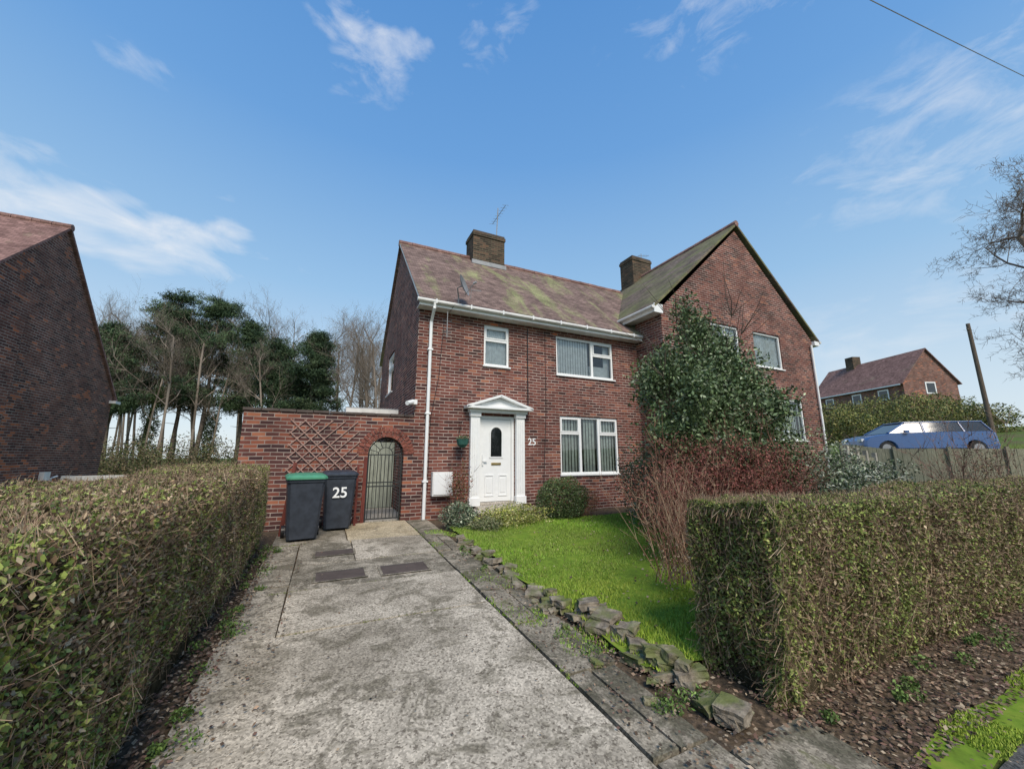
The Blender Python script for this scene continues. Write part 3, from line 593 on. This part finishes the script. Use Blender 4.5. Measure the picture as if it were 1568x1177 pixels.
mb.poly([(p[0],.0535,p[1]) for p in pts],m_dark); mb.poly([(p[0],.051,p[1]) for p in pts],m_glass)
mb.box(1.90,2.15,.035,.056,1.16,1.21,simple('brass',(.55,.40,.15),.35,.5,.8)); mb.box(1.655,1.685,.02,.056,1.15,1.40,m_white); mb.box(1.66,1.78,.0,.02,1.24,1.265,m_white)
mb.obj('door_glass_and_furniture',H)
mb=MB()
for (a,b) in((1.31,1.54),(2.51,2.74)):
    mb.box(a,b,-.10,-.002,.28,2.40,m_white); mb.box(a-.02,b+.02,-.13,-.001,.24,.42,m_white); mb.box(a-.02,b+.02,-.13,-.001,2.30,2.40,m_white)
    for k in range(3): mb.box(a+.045+k*.055,a+.07+k*.055,-.112,-.1,.5,2.22,m_white)
mb.box(1.26,2.79,-.16,-.001,2.40,2.48,m_white); mb.box(1.16,2.89,-.28,-.001,2.48,2.535,m_white)
mb.prism([(1.30,2.536),(2.75,2.536),(2.025,2.76)],'y',-.16,-.001,m_white)
for s in(-1,1):
    M=Matrix.Translation((2.025,0,2.84))@Matrix.Rotation(s*.325,4,'Y')
    if s>0: mb.box(0,.93,-.28,-.002,-.06,0,m_white,M)
    else: mb.box(-.93,0,-.28,-.002,-.06,0,m_white,M)
mb.obj('door_surround',H,bevel=.005)
mb=MB(); mb.box(1.35,2.70,-.55,-.01,-.1,.13,m_brick2); mb.box(1.32,2.73,-.58,-.012,.13,.18,m_conc3); mb.box(1.45,2.6,-.28,-.014,.18,.24,m_conc3); mb.obj('doorstep',H,bevel=.006)
m_chim=brick('sooty_brick',[(0.,(.04,.032,.028)),(.5,(.09,.062,.048)),(.9,(.13,.08,.058)),(1.,(.18,.10,.065))],(.19,.18,.12))
def chimney(x0,x1,y0,y1,z0,z1,name):
    mb=MB(); mb.box(x0,x1,y0,y1,z0,z1-.2,m_chim); mb.box(x0-.03,x1+.03,y0-.03,y1+.03,z1-.2,z1-.08,m_chim); mb.box(x0,x1,y0,y1,z1-.08,z1,m_coping)
    mb.box(x0-.05,x1+.05,y0-.06,y0-.003,z0+.55,z0+.70,m_lead)
    for k in range(2): mb.tube([(x0+(x1-x0)*(.3+.4*k),(y0+y1)/2,z1-.02),(x0+(x1-x0)*(.3+.4*k),(y0+y1)/2,z1+.06)],.1,m_coping,10)
    return mb.obj(name,H)
chimney(2.35,3.55,3.0,3.75,7.4,9.27,'chimney_left'); chimney(9.95,11.05,3.3,4.1,7.6,10.25,'chimney_right')
mb=MB(); ax,ay=3.5,3.75
mb.tube([(ax,ay,8.7),(ax+.10,ay,10.95)],.018,m_lead,6); mb.tube([(ax+.02,ay+.35,10.45),(ax+.18,ay-.55,10.75)],.010,m_lead,5)
for k in range(8):
    t_=k/7; xx=ax+.02+.16*t_; yy=ay+.35-.9*t_; zz=10.45+.3*t_; mb.tube([(xx-.13,yy,zz-.03),(xx+.13,yy,zz+.03)],.006,m_lead,4)
mb.tube([(10.9,3.7,10.1),(10.9,3.7,10.75)],.012,m_lead,6); mb.tube([(10.7,3.7,10.6),(11.4,3.7,10.75)],.008,m_lead,5)
for k in range(6): mb.tube([(10.75+k*.11,3.6,10.61+k*.024),(10.75+k*.11,3.85,10.61+k*.024)],.005,m_lead,4)
mb.obj('tv_aerials',H)
mb=MB(); m_dish=simple('dish_grey',(.20,.205,.21),.5)
C0=Vector((.88,-.5,5.34)); n=Vector((.75,-.6,.30)).normalized(); a=n.cross(Vector((0,0,1))).normalized(); b=a.cross(n)
rings=[]
for j in range(5):
    r=.27*j/4; rings.append([C0+(a*math.cos(t_)*r*.9+b*math.sin(t_)*r)+n*(.07*(j/4)**2) for t_ in np.linspace(0,2*math.pi,17)[:-1]])
for j in range(4):
    for k in range(16): mb.poly([rings[j][k],rings[j][(k+1)%16],rings[j+1][(k+1)%16],rings[j+1][k]],m_dish)
mb.tube([C0,C0-n*.12,(.85,-.34,5.1),(.85,-.34,4.9)],.016,m_dish,6); mb.tube([C0-b*.25,C0+n*.30-b*.05],.009,m_dish,6); mb.tube([C0+n*.28-b*.05,C0+n*.36-b*.05],.028,m_lead,8)
mb.tube([(1.2,-.2,5.2),(1.2,-.25,5.4),(1.45,-.28,5.42)],.01,m_lead,5)
mb.obj('satellite_dish',H)
mb=MB()
mb.box(.43,.89,-.16,-.003,.50,1.02,m_wpaint); mb.box(.455,.865,-.175,-.16,.53,.99,m_white); mb.obj('meter_box',H,bevel=.01)
mb=MB(); mb.tube([(1.05,-.02,2.15),(1.05,-.28,2.15),(1.05,-.3,2.1)],.008,m_black,5); mb.tube([(1.05,-.02,1.9),(1.05,-.18,2.14)],.006,m_black,5)
for s in(-1,1): mb.tube([(1.05,-.3,2.1),(1.05+.13*s,-.3,1.75)],.003,m_black,4)
mb.tube([(1.05,-.3,1.55),(1.05,-.3,1.62),(1.05,-.3,1.75)],[.05,.12,.15],simple('basket_liner',(.03,.10,.08),.7),12); mb.obj('hanging_basket',H)
V,F,C=blob((1.05,-.3,1.76),(.15,.15,.07),350,.035,[(.09,.15,.06),(.17,.2,.11)],seed=4); npmesh('basket_plant',V,F,m_leaf,C,parent=H)
mb=MB(); mb.box(-.10,.02,-.16,-.004,2.50,2.60,m_white); mb.tube([(-.05,-.1,2.56),(-.22,-.26,2.50)],.05,m_white,12); mb.obj('security_camera',H)
mb=MB(); mb.tube([(.62,-.02,4.3),(.62,-.25,4.3)],.01,m_lead,5); mb.tube([(.62,-.25,4.1),(.62,-.25,4.75)],.01,m_lead,5)
for k in range(5): mb.tube([(.52,-.25,4.15+k*.09),(.72,-.25,4.15+k*.09)],.005,m_lead,4)
pts=[(.75,-.4,4.9),(.6,-.03,4.6),(.52,-.03,3.2),(.36,-.03,2.2),(.35,-.03,.6)]; mb.tube(pts,.006,m_black,5)
mb.tube([(3.42,-.012,4.7),(3.42,-.012,2.5),(3.3,-.012,.4)],.006,m_black,5); mb.obj('cables_and_wall_aerial',H)
def text(body,loc,size,rot,mat,parent,name):
    c=bpy.data.curves.new(name,'FONT'); c.body=body; c.size=size; c.extrude=.004; c.offset=.004; c.align_x='CENTER'; c.align_y='CENTER'; c.materials.append(mat)
    o=link(bpy.data.objects.new(name,c)); o.location=loc; o.rotation_euler=rot; o.parent=parent; return o
text('25',(2.99,-.012,1.72),.24,(math.pi/2,0,0),m_white,H,'house_number')
# ---------------------------------------------------------------- garden wall with arch
GW=empty('garden_wall'); mb=MB(); ht=2.22; cx,r0,zc=-.56,.37,1.40
for (a,b) in((-3.2,cx-r0),(cx+r0,-.003)): mb.box(a,b,.0,.22,-.2,ht,m_brick2)
n=14; mb_pts=[(cx-r0*math.cos(math.pi*i/n),zc+r0*math.sin(math.pi*i/n)) for i in range(n+1)]
for i in range(n):
    p,q=mb_pts[i],mb_pts[i+1]
    for yy in(.0,.22): mb.poly([(p[0],yy,p[1]),(q[0],yy,q[1]),(q[0],yy,ht),(p[0],yy,ht)],m_brick2)
    mb.poly([(p[0],0,p[1]),(q[0],0,q[1]),(q[0],.22,q[1]),(p[0],.22,p[1])],m_brick2)
mb.obj('wall',GW)
mb=MB(); m_soldier=simple('arch_brick',(.19,.068,.05),.9,var=.5,scale=9)
for ring,(ra,rbb,nn) in enumerate(((.37,.475,17),(.483,.59,21))):
    for i in range(nn):
        a0=math.pi*i/nn+.02;a1=math.pi*(i+1)/nn-.02
        mb.prism([(cx+r_*math.cos(a_),zc+r_*math.sin(a_)) for r_,a_ in((ra,a0),(rbb,a0),(rbb,a1),(ra,a1))],'y',-.012,.0-.001,m_soldier)
mb.obj('arch_bricks',GW,bevel=.003)
mb=MB()
x=-3.22; R=random.Random(5)
while x<-.05:
    mb.box(x,min(x+.29,-.02),-.03,.25,ht+R.uniform(0,.006),ht+.05+R.uniform(0,.008),m_coping); x+=.3
mb.obj('coping',GW,bevel=.004)
mb=MB()
for s in(-1,1):
    for i in range(-6,8):
        a=-2.75+i*.24
        x0,z0=a,.98; x1,z1=a+s*1.1,2.08
        pts=[]
        for t_ in np.linspace(0,1,24):
            xx=x0+(x1-x0)*t_; zz=z0+(z1-z0)*t_
            if -2.45<=xx<=-1.08: pts.append((xx,zz))
        if len(pts)>2:
            p,q=pts[0],pts[-1]; d=Vector((q[0]-p[0],q[1]-p[1])); nn=Vector((-d.y,d.x)).normalized()*.010
            yy=-.02 if s>0 else -.031
            mb.prism([(p[0]-nn.x,p[1]-nn.y),(q[0]-nn.x,q[1]-nn.y),(q[0]+nn.x,q[1]+nn.y),(p[0]+nn.x,p[1]+nn.y)],'y',yy-.009,yy,m_trel)
mb.obj('trellis',GW)
GT=empty('iron_gate'); mb=MB()
for s in(-1,1): mb.box(cx+s*.345-.014,cx+s*.345+.014,.10,.125,.03,1.40,m_iron)
for z in(.06,.72,.80,1.38): mb.box(cx-.33,cx+.33,.10,.12,z,z+.025,m_iron)
for k in range(9): xx=cx-.30+k*.075; mb.tube([(xx,.11,.08),(xx,.11,1.38)],.008,m_iron,6)
arc=[(cx+.345*math.cos(a),.11,1.40+.345*math.sin(a)) for a in np.linspace(0,math.pi,15)]; mb.tube(arc,.013,m_iron,6)
arc=[(cx+.15*math.cos(a),.11,1.40+.15*math.sin(a)) for a in np.linspace(0,math.pi,12)]; mb.tube(arc,.010,m_iron,6)
for a in np.linspace(.3,math.pi-.3,7): mb.tube([(cx+.15*math.cos(a),.11,1.40+.15*math.sin(a)),(cx+.34*math.cos(a),.11,1.40+.34*math.sin(a))],.008,m_iron,6)
mb.obj('gate_leaf',GT)
mb=MB(); mb.box(-1.0,-.935,-.05,-.001,0,1.35,m_redwood); mb.box(-1.14,-1.10,-.3,-.26,0,1.2,m_redwood); M=Matrix.Translation((-2.33,-.75,0))@Matrix.Rotation(.10,4,'Y'); mb.box(-.03,.03,-.05,.05,0,1.25,m_redwood,M); mb.box(-2.3,-1.05,-.06,-.02,.02,.12,m_redwood); mb.obj('timber_posts',GW)
OB=empty('brick_outbuilding'); mb=MB(); mb.box(-3.1,-1.1,2.4,5.2,-.1,2.2,m_brick2)
for k in range(9): mb.box(-1.09+k*.12,-1.09+k*.12+.112,2.5+.004*(k%2),2.53,.02,1.75,m_grey)
mb.obj('walls',OB)
mb=MB(); mb.box(-1.09,-.01,.25,2.49,-.08,.012,m_conc3); mb.box(-1.35,-.01,2.2,5.3,2.46,2.62,m_wpaint); mb.box(-1.35,-.01,2.2,5.3,2.62,2.65,m_lead); mb.obj('roof_and_passage_floor',OB)
# ---------------------------------------------------------------- wheelie bins
def bin_(name,x,y,rot,bodym,lidm,label=None,labsize=.2):
    e=empty(name); z0=float(g(x,y))+.03
    def T(p): c,s=math.cos(rot),math.sin(rot); return (x+p[0]*c-p[1]*s,y+p[0]*s+p[1]*c,z0+p[2])
    mb=MB()
    secs=[(.03,.215,.20,-.02),(.10,.225,.215,-.01),(.55,.25,.26,0),(.92,.275,.30,.01),(.925,.29,.32,.01),(.97,.29,.32,.01)]
    L=[]
    for(z,hw,hd,oy) in secs:
        c=.04; ring=[(-hw+c,-hd+oy),(hw-c,-hd+oy),(hw,-hd+c+oy),(hw,hd-c+oy),(hw-c,hd+oy),(-hw+c,hd+oy),(-hw,hd-c+oy),(-hw,-hd+c+oy)]; L.append([T((a,b,z)) for a,b in ring])
    for i in range(len(L)-1):
        for k in range(8): mb.poly([L[i][k],L[i][(k+1)%8],L[i+1][(k+1)%8],L[i+1][k]],bodym)
    mb.poly(L[0][::-1],bodym); mb.obj('body',e)
    mb=MB(); L=[]
    for(z,hw,hd) in((.972,.305,.34),(1.0,.305,.34),(1.035,.27,.30),(1.05,.18,.2)):
        c=.05; ring=[(-hw+c,-hd),(hw-c,-hd),(hw,-hd+c),(hw,hd-c),(hw-c,hd),(-hw+c,hd),(-hw,hd-c),(-hw,-hd+c)]; L.append([T((a,b,z+ (b+.34)*.03)) for a,b in ring])
    for i in range(len(L)-1):
        for k in range(8): mb.poly([L[i][k],L[i][(k+1)%8],L[i+1][(k+1)%8],L[i+1][k]],lidm)
    mb.poly(L[-1],lidm); mb.poly(L[0][::-1],lidm); mb.tube([T((-.25,.37,.98)),T((.25,.37,.98))],.018,bodym,8); mb.obj('lid',e)
    mb=MB()
    for s in(-1,1): mb.tube([T((s*.235,.24,.10)),T((s*.285,.24,.10))],.10,m_black,20)
    mb.tube([T((-.28,.24,.10)),T((.28,.24,.10))],.012,m_lead,6); mb.obj('wheels',e)
    if label: text(label,T((0,-.283,.66)),labsize,(math.pi/2-.06,0,rot),m_white,e,'label')
    return e
m_bin=simple('bin_plastic',(.035,.042,.055),.5,.35,var=.25); m_glid=simple('green_lid',(.07,.26,.15),.5,.4,var=.1)
bin_('wheelie_bin',-2.00,-1.14,.12,m_bin,m_glid); bin_('wheelie_bin.001',-1.45,-.46,.05,m_bin,m_bin,'25',.26)
# ---------------------------------------------------------------- neighbour house (left)
N=empty('neighbour_brick_house'); mb=MB(); X0=-9.5
mb.poly([(X0,2.6,-.2),(X0,11.5,-.2),(X0,11.5,3.75),(X0,6.9,8.2),(X0,2.6,4.05)],m_brick3)
mb.wall('x',-18,X0,-.2,4.1,2.6,[],m_brick3,.1); mb.wall('x',-18,X0,-.2,3.7,11.5,[],m_brick3,.1)
mb.box(X0+.003,X0+.30,2.7,5.55,-.2,4.85,m_brick3); mb.obj('walls',N)
mb=MB(); slope(mb,[(X0+.08,11.75,3.55),(X0+.08,6.9,8.36),(-18,6.9,8.36),(-18,11.75,3.55)],m_tiler); slope(mb,[(X0+.08,2.3,3.8),(X0+.08,6.9,8.36),(-18,6.9,8.36),(-18,2.3,3.8)],m_tiler); ridge(mb,(X0+.1,6.9,8.33),(-18,6.9,8.33),m_tiler); mb.obj('roof',N)
mb=MB(); mb.box(X0+.003,X0+.12,8.1,8.4,.65,.9,m_wpaint); mb.tube([(X0+.05,8.6,.1),(X0+.05,8.6,.7),(X0+.05,8.9,.75)],.03,m_white,8); mb.box(X0+.003,X0+.2,11.3,11.7,3.4,3.5,m_wpaint); mb.obj('wall_fittings',N)
mb=MB(); mb.box(-9.4,-7.2,9,9.1,0,.75,m_wpaint); mb.box(-9.0,-8.0,6.5,7.2,0,.4,m_conc3); mb.obj('low_garden_wall')
# ---------------------------------------------------------------- distant house (right)
D=empty('distant_brick_house'); ax_,ay_=cam2w(42.0,38.0); gz=float(g(ax_,ay_))-.5
mb=MB(); ang=math.radians(-25.36+3); Md=Matrix.Translation((ax_,ay_,0))@Matrix.Rotation(ang,4,'Z')
def MP(p): return tuple(Md@Vector(p))
zeD,zrD=8.9,12.3; hwD=2.9; LD=11
for s in(-1,1): mb.poly([MP((s*hwD,0,gz)),MP((s*hwD,LD,gz)),MP((s*hwD,LD,zeD)),MP((s*hwD,0,zeD))],m_brick3)
mb.poly([MP((-hwD,0,gz)),MP((hwD,0,gz)),MP((hwD,0,zeD)),MP((0,0,zrD)),MP((-hwD,0,zeD))],m_brick3)
mb.poly([MP((-hwD,LD,gz)),MP((hwD,LD,gz)),MP((hwD,LD,zeD)),MP((0,LD,zrD)),MP((-hwD,LD,zeD))],m_brick3); mb.obj('walls',D)
mb=MB()
for s in(-1,1): slope(mb,[MP((s*(hwD+.3),-.2,zeD-.3)),MP((s*(hwD+.3),LD+.2,zeD-.3)),MP((0,LD+.2,zrD)),MP((0,-.2,zrD))],m_tiler)
mb.obj('roof',D)
mb=MB(); mb.box(-.5,.5,7.2,8.2,11.5,13.3,m_chim,Md)
for yy in(1.5,4.5,8): mb.box(-hwD-.05,-hwD-.003,yy,yy+1.1,7.2,8.3,m_white,Md); mb.box(-hwD-.06,-hwD-.051,yy+.12,yy+.98,7.32,8.18,m_carglass,Md)
mb.box(-.6,.5,-.05,-.003,7.6,8.8,m_white,Md); mb.box(-.48,.38,-.06,-.051,7.72,8.68,m_carglass,Md); mb.box(-hwD-.35,-hwD-.3,0,LD,zeD-.42,zeD-.3,m_white,Md); mb.obj('chimney_and_windows',D)
# ---------------------------------------------------------------- fence, pole, cars, wire
FE=empty('wooden_fence'); A=Vector((17.4,.0));B=Vector((23.6,-4.9)); L=(B-A).length; d=(B-A)/L; mb=MB()
n=int(L/.14)
for i in range(n):
    p=A+d*(i*.14); z=float(g(p.x,p.y)); M=Matrix.Translation((p.x,p.y,z))@Matrix.Rotation(math.atan2(d.y,d.x),4,'Z'); mb.box(0,.13,-.01-.008*(i%2),.01-.008*(i%2),.05,1.32+random.uniform(-.01,.01),m_fence,M)
for i in range(int(L/1.8)+1):
    p=A+d*(i*1.8); z=float(g(p.x,p.y)); M=Matrix.Translation((p.x,p.y,z))@Matrix.Rotation(math.atan2(d.y,d.x),4,'Z'); mb.box(-.05,.05,-.12,-.03,-.1,1.40,m_fence,M)
mb.obj('boards',FE)
FP=empty('garden_fence'); mb=MB()
for i in range(4):
    x,y=cam2w(11.9+i*.55,13.9+i*.25); z=float(g(x,y)); mb.box(x-.06,x+.06,y-.06,y+.06,z-.1,z+1.5-.1*i,m_conc3)
    if i<3:
        x2,y2=cam2w(11.9+(i+1)*.55,13.9+(i+1)*.25); mb.poly([(x,y,z+.1),(x2,y2,z+.1),(x2,y2,z+1.25-.1*i),(x,y,z+1.25-.1*i)],m_fence)
mb.obj('posts_and_panels',FP)
x,y=cam2w(27.3,22); z=float(g(x,y)); mb=MB(); mb.tube([(x,y,z-.2),(x,y,9.2)],[.12,.09],m_pole,12); mb.box(x-.3,x+.3,y-.03,y+.03,8.8,8.88,m_pole); mb.obj('telegraph_pole')
mb=MB(); P1=Vector((5.8,-6.7,8.8));P2=Vector((12.3,-7.1,10.1)); pts=[]
for i in range(33):
    t_=-1.5+i/32*6; p=P1.lerp(P2,t_); p.z+=.02*(t_-.5)**2-.02; pts.append(p)
mb.tube(pts,.007,m_lead,5); mb.obj('overhead_wire')
def car(name,X,Y,z,head,colr,L=4.3,est=False):
    e=empty(name); x,y=cam2w(X,Y); M=Matrix.Translation((x,y,z))@Matrix.Rotation(head,4,'Z')
    mp=NT(name+'_paint'); mp.fin(colr,.25,.5); mp.b.inputs['Coat Weight'].default_value=.6; mp=mp.m
    h=L/2; mb=MB()
    top=[(-h,.45),(-h+.03,.66),(-h+.18,.80),(-h+.6,.90),(-h+1.1,.97),(0,1.0),(h-.35,1.02),(h-.06,.95),(h,.45)]
    def arch(cx_): return [(cx_+.36*math.cos(a),.30+.36*math.sin(a)) for a in np.linspace(0,math.pi,9)]
    low=[(h-.02,.25)]+arch(h-.8)+arch(-h+.85)+[(-h+.02,.25)]
    prof=top+low
    i0=len(mb.v); n=len(prof)
    for w_,sc_ in((-.87,.95),(-.82,.99),(-.6,1.),(.6,1.),(.82,.99),(.87,.95)):
        for (a,b) in prof: mb.v.append(tuple(M@Vector((a*sc_,w_,.6+(b-.6)*sc_))))
    k=mb.mid(mp)
    for j in range(5):
        for q in range(n): mb.f.append([i0+j*n+q,i0+j*n+(q+1)%n,i0+(j+1)*n+(q+1)%n,i0+(j+1)*n+q]); mb.mi.append(k)
    mb.f.append([i0+q for q in range(n)]); mb.f.append([i0+5*n+q for q in range(n)][::-1]); mb.mi+=[k,k]; mb.obj('body',e,smooth=False)
    rr=h-.25 if est else h-.7
    base=[(-h+1.0,.97),(h-.15,.99)]; tp=[(-h+1.75,1.42),(rr-.1,1.43)]
    mb=MB(); bl=[(base[0][0],.97,-.78),(base[1][0],.99,-.78),(base[1][0],.99,.78),(base[0][0],.97,.78)]; tl=[(tp[0][0],1.42,-.60),(tp[1][0],1.43,-.60),(tp[1][0],1.43,.60),(tp[0][0],1.42,.60)]
    q=[tuple(M@Vector((a,c,b))) for a,b,c in bl]; w=[tuple(M@Vector((a,c,b))) for a,b,c in tl]
    for i in range(4): mb.poly([q[i],q[(i+1)%4],w[(i+1)%4],w[i]],m_carglass)
    mb.obj('windows',e)
    mb=MB(); mb.box(tp[0][0]-.03,tp[1][0]+.05,-.62,.62,1.425,1.475,mp,M)
    for s in(-1,1):
        for (a0,a1) in((base[0],tp[0]),(base[1],tp[1]),((-.1,.98),(-.05,1.43)),((h-1.1,.98),(h-1.15,1.43))):
            mb.tube([M@Vector((a0[0],s*.79,a0[1])),M@Vector((a1[0],s*.61,a1[1]))],.035,mp,6)
    mb.obj('roof_and_pillars',e,bevel=.02)
    mb=MB()
    for s in(-1,1):
        for cx_ in(-h+.85,h-.8): mb.tube([M@Vector((cx_,s*.68,.31)),M@Vector((cx_,s*.87,.31))],.31,m_black,20); mb.tube([M@Vector((cx_,s*.86,.31)),M@Vector((cx_,s*.885,.31))],.19,m_lead,12)
    mb.obj('wheels',e)
    mb=MB(); mb.box(-h-.01,-h+.1,-.75,-.45,.62,.74,m_white,M); mb.box(-h-.01,-h+.1,.45,.75,.62,.74,m_white,M); mb.box(-.9+.0,-.75,-.98,-.86,.98,1.08,mp,M); mb.obj('lights_and_mirror',e)
hd=math.radians(-25.36)
car('blue_car',18.2,17.6,1.42,hd-.22,(.05,.12,.30),4.9,True)
# ---------------------------------------------------------------- world
w=bpy.data.worlds.new('World'); sc.world=w; w.use_nodes=True; T=w.node_tree
for n_ in list(T.nodes): T.nodes.remove(n_)
class WN(NT):
    def __init__(s): s.t=T
ww=WN(); out=ww.n('ShaderNodeOutputWorld'); bg=ww.n('ShaderNodeBackground'); sky=ww.n('ShaderNodeTexSky',sky_type='NISHITA'); sky.sun_disc=False
SE,SR=math.radians(46),math.radians(184); sky.sun_elevation=SE; sky.sun_rotation=SR; sky.air_density=1.0; sky.dust_density=1.0; sky.ozone_density=1.3; sky.altitude=50
tc=ww.n('ShaderNodeTexCoord'); sp=ww.n('ShaderNodeSeparateXYZ'); ww.l(tc.outputs['Generated'],sp.inputs[0])
az=ww.ma('MULTIPLY',ww.ma('ARCTAN2',sp.outputs[0],sp.outputs[1]),57.2958); el=ww.ma('MULTIPLY',ww.ma('ARCSINE',sp.outputs[2]),57.2958)
haze=ww.ramp(ww.ma('DIVIDE',el,90.),[(0.,(5.4,5.9,6.3)),(.10,(4.3,5.3,6.1)),(.25,(2.4,4.1,6.0)),(.45,(1.1,2.75,5.5)),(.65,(.65,2.1,4.9))])
base=ww.mix(.8,sky.outputs[0],haze)
cb=ww.n('ShaderNodeCombineXYZ'); ww.l(ww.ma('MULTIPLY',az,.045),cb.inputs[0]); ww.l(ww.ma('MULTIPLY',el,.11),cb.inputs[1])
wz=ww.ma('MULTIPLY',ww.ma('SUBTRACT',ww.noise(2.2,2,.6,vec=cb.outputs[0]),.5),18.)
az2=ww.ma('ADD',az,ww.ma('MULTIPLY',wz,1.5)); el2=ww.ma('ADD',el,ww.ma('MULTIPLY',wz,.6))
nz=ww.noise(2.8,6,.64,vec=cb.outputs[0],dist=.5); tot=None
for (a,e_,wa,we,st) in((-25,23.5,19,5.,1.),(1,49,13,5.5,.62),(22,53,8,4,.4),(80,31,20,10,.5),(62,50,24,6,.48),(-25,38.5,5,2.2,.4),(72,14,24,5,.4),(96,22,26,8,.5)):
    m_=ww.ma('ADD',ww.ma('POWER',ww.ma('ABSOLUTE',ww.ma('DIVIDE',ww.ma('SUBTRACT',az2,float(a)),float(wa))),2.),ww.ma('POWER',ww.ma('ABSOLUTE',ww.ma('DIVIDE',ww.ma('SUBTRACT',el2,float(e_)),float(we))),2.))
    m_=ww.ma('MULTIPLY',ww.ma('SUBTRACT',1.,m_,clamp=True),st); tot=m_ if tot is None else ww.ma('MAXIMUM',tot,m_)
den=ww.ma('MULTIPLY',ww.ma('SUBTRACT',ww.ma('ADD',ww.ma('MULTIPLY',tot,.5),nz),.64),1.8,clamp=True)
den=ww.ma('MULTIPLY',den,ww.ma('MULTIPLY',tot,2.,clamp=True))
mixc=ww.mix(ww.ma('MULTIPLY',den,.85),base,(6.1,6.2,6.4)); ww.l(mixc,bg.inputs[0]); bg.inputs[1].default_value=.145; ww.l(bg.outputs[0],out.inputs[0])
sl=bpy.data.lights.new('sun','SUN'); sl.energy=3.6; sl.angle=math.radians(24); sl.color=(1,.90,.77); so=link(bpy.data.objects.new('sun',sl))
dv=Vector((math.sin(SR)*math.cos(SE),math.cos(SR)*math.cos(SE),math.sin(SE))); so.rotation_euler=dv.to_track_quat('Z','Y').to_euler()
# ---------------------------------------------------------------- camera
cd=bpy.data.cameras.new('camera'); cd.sensor_width=36; cd.lens=36*590/1568; cd.clip_start=.05; cd.clip_end=3000
co=link(bpy.data.objects.new('camera',cd)); co.location=(-1.72,-8.76,1.33); co.rotation_euler=(math.radians(90+10.75),0,math.radians(-25.36)); sc.camera=co
sc.view_settings.view_transform='Standard'; sc.view_settings.look='None'; sc.view_settings.exposure=0
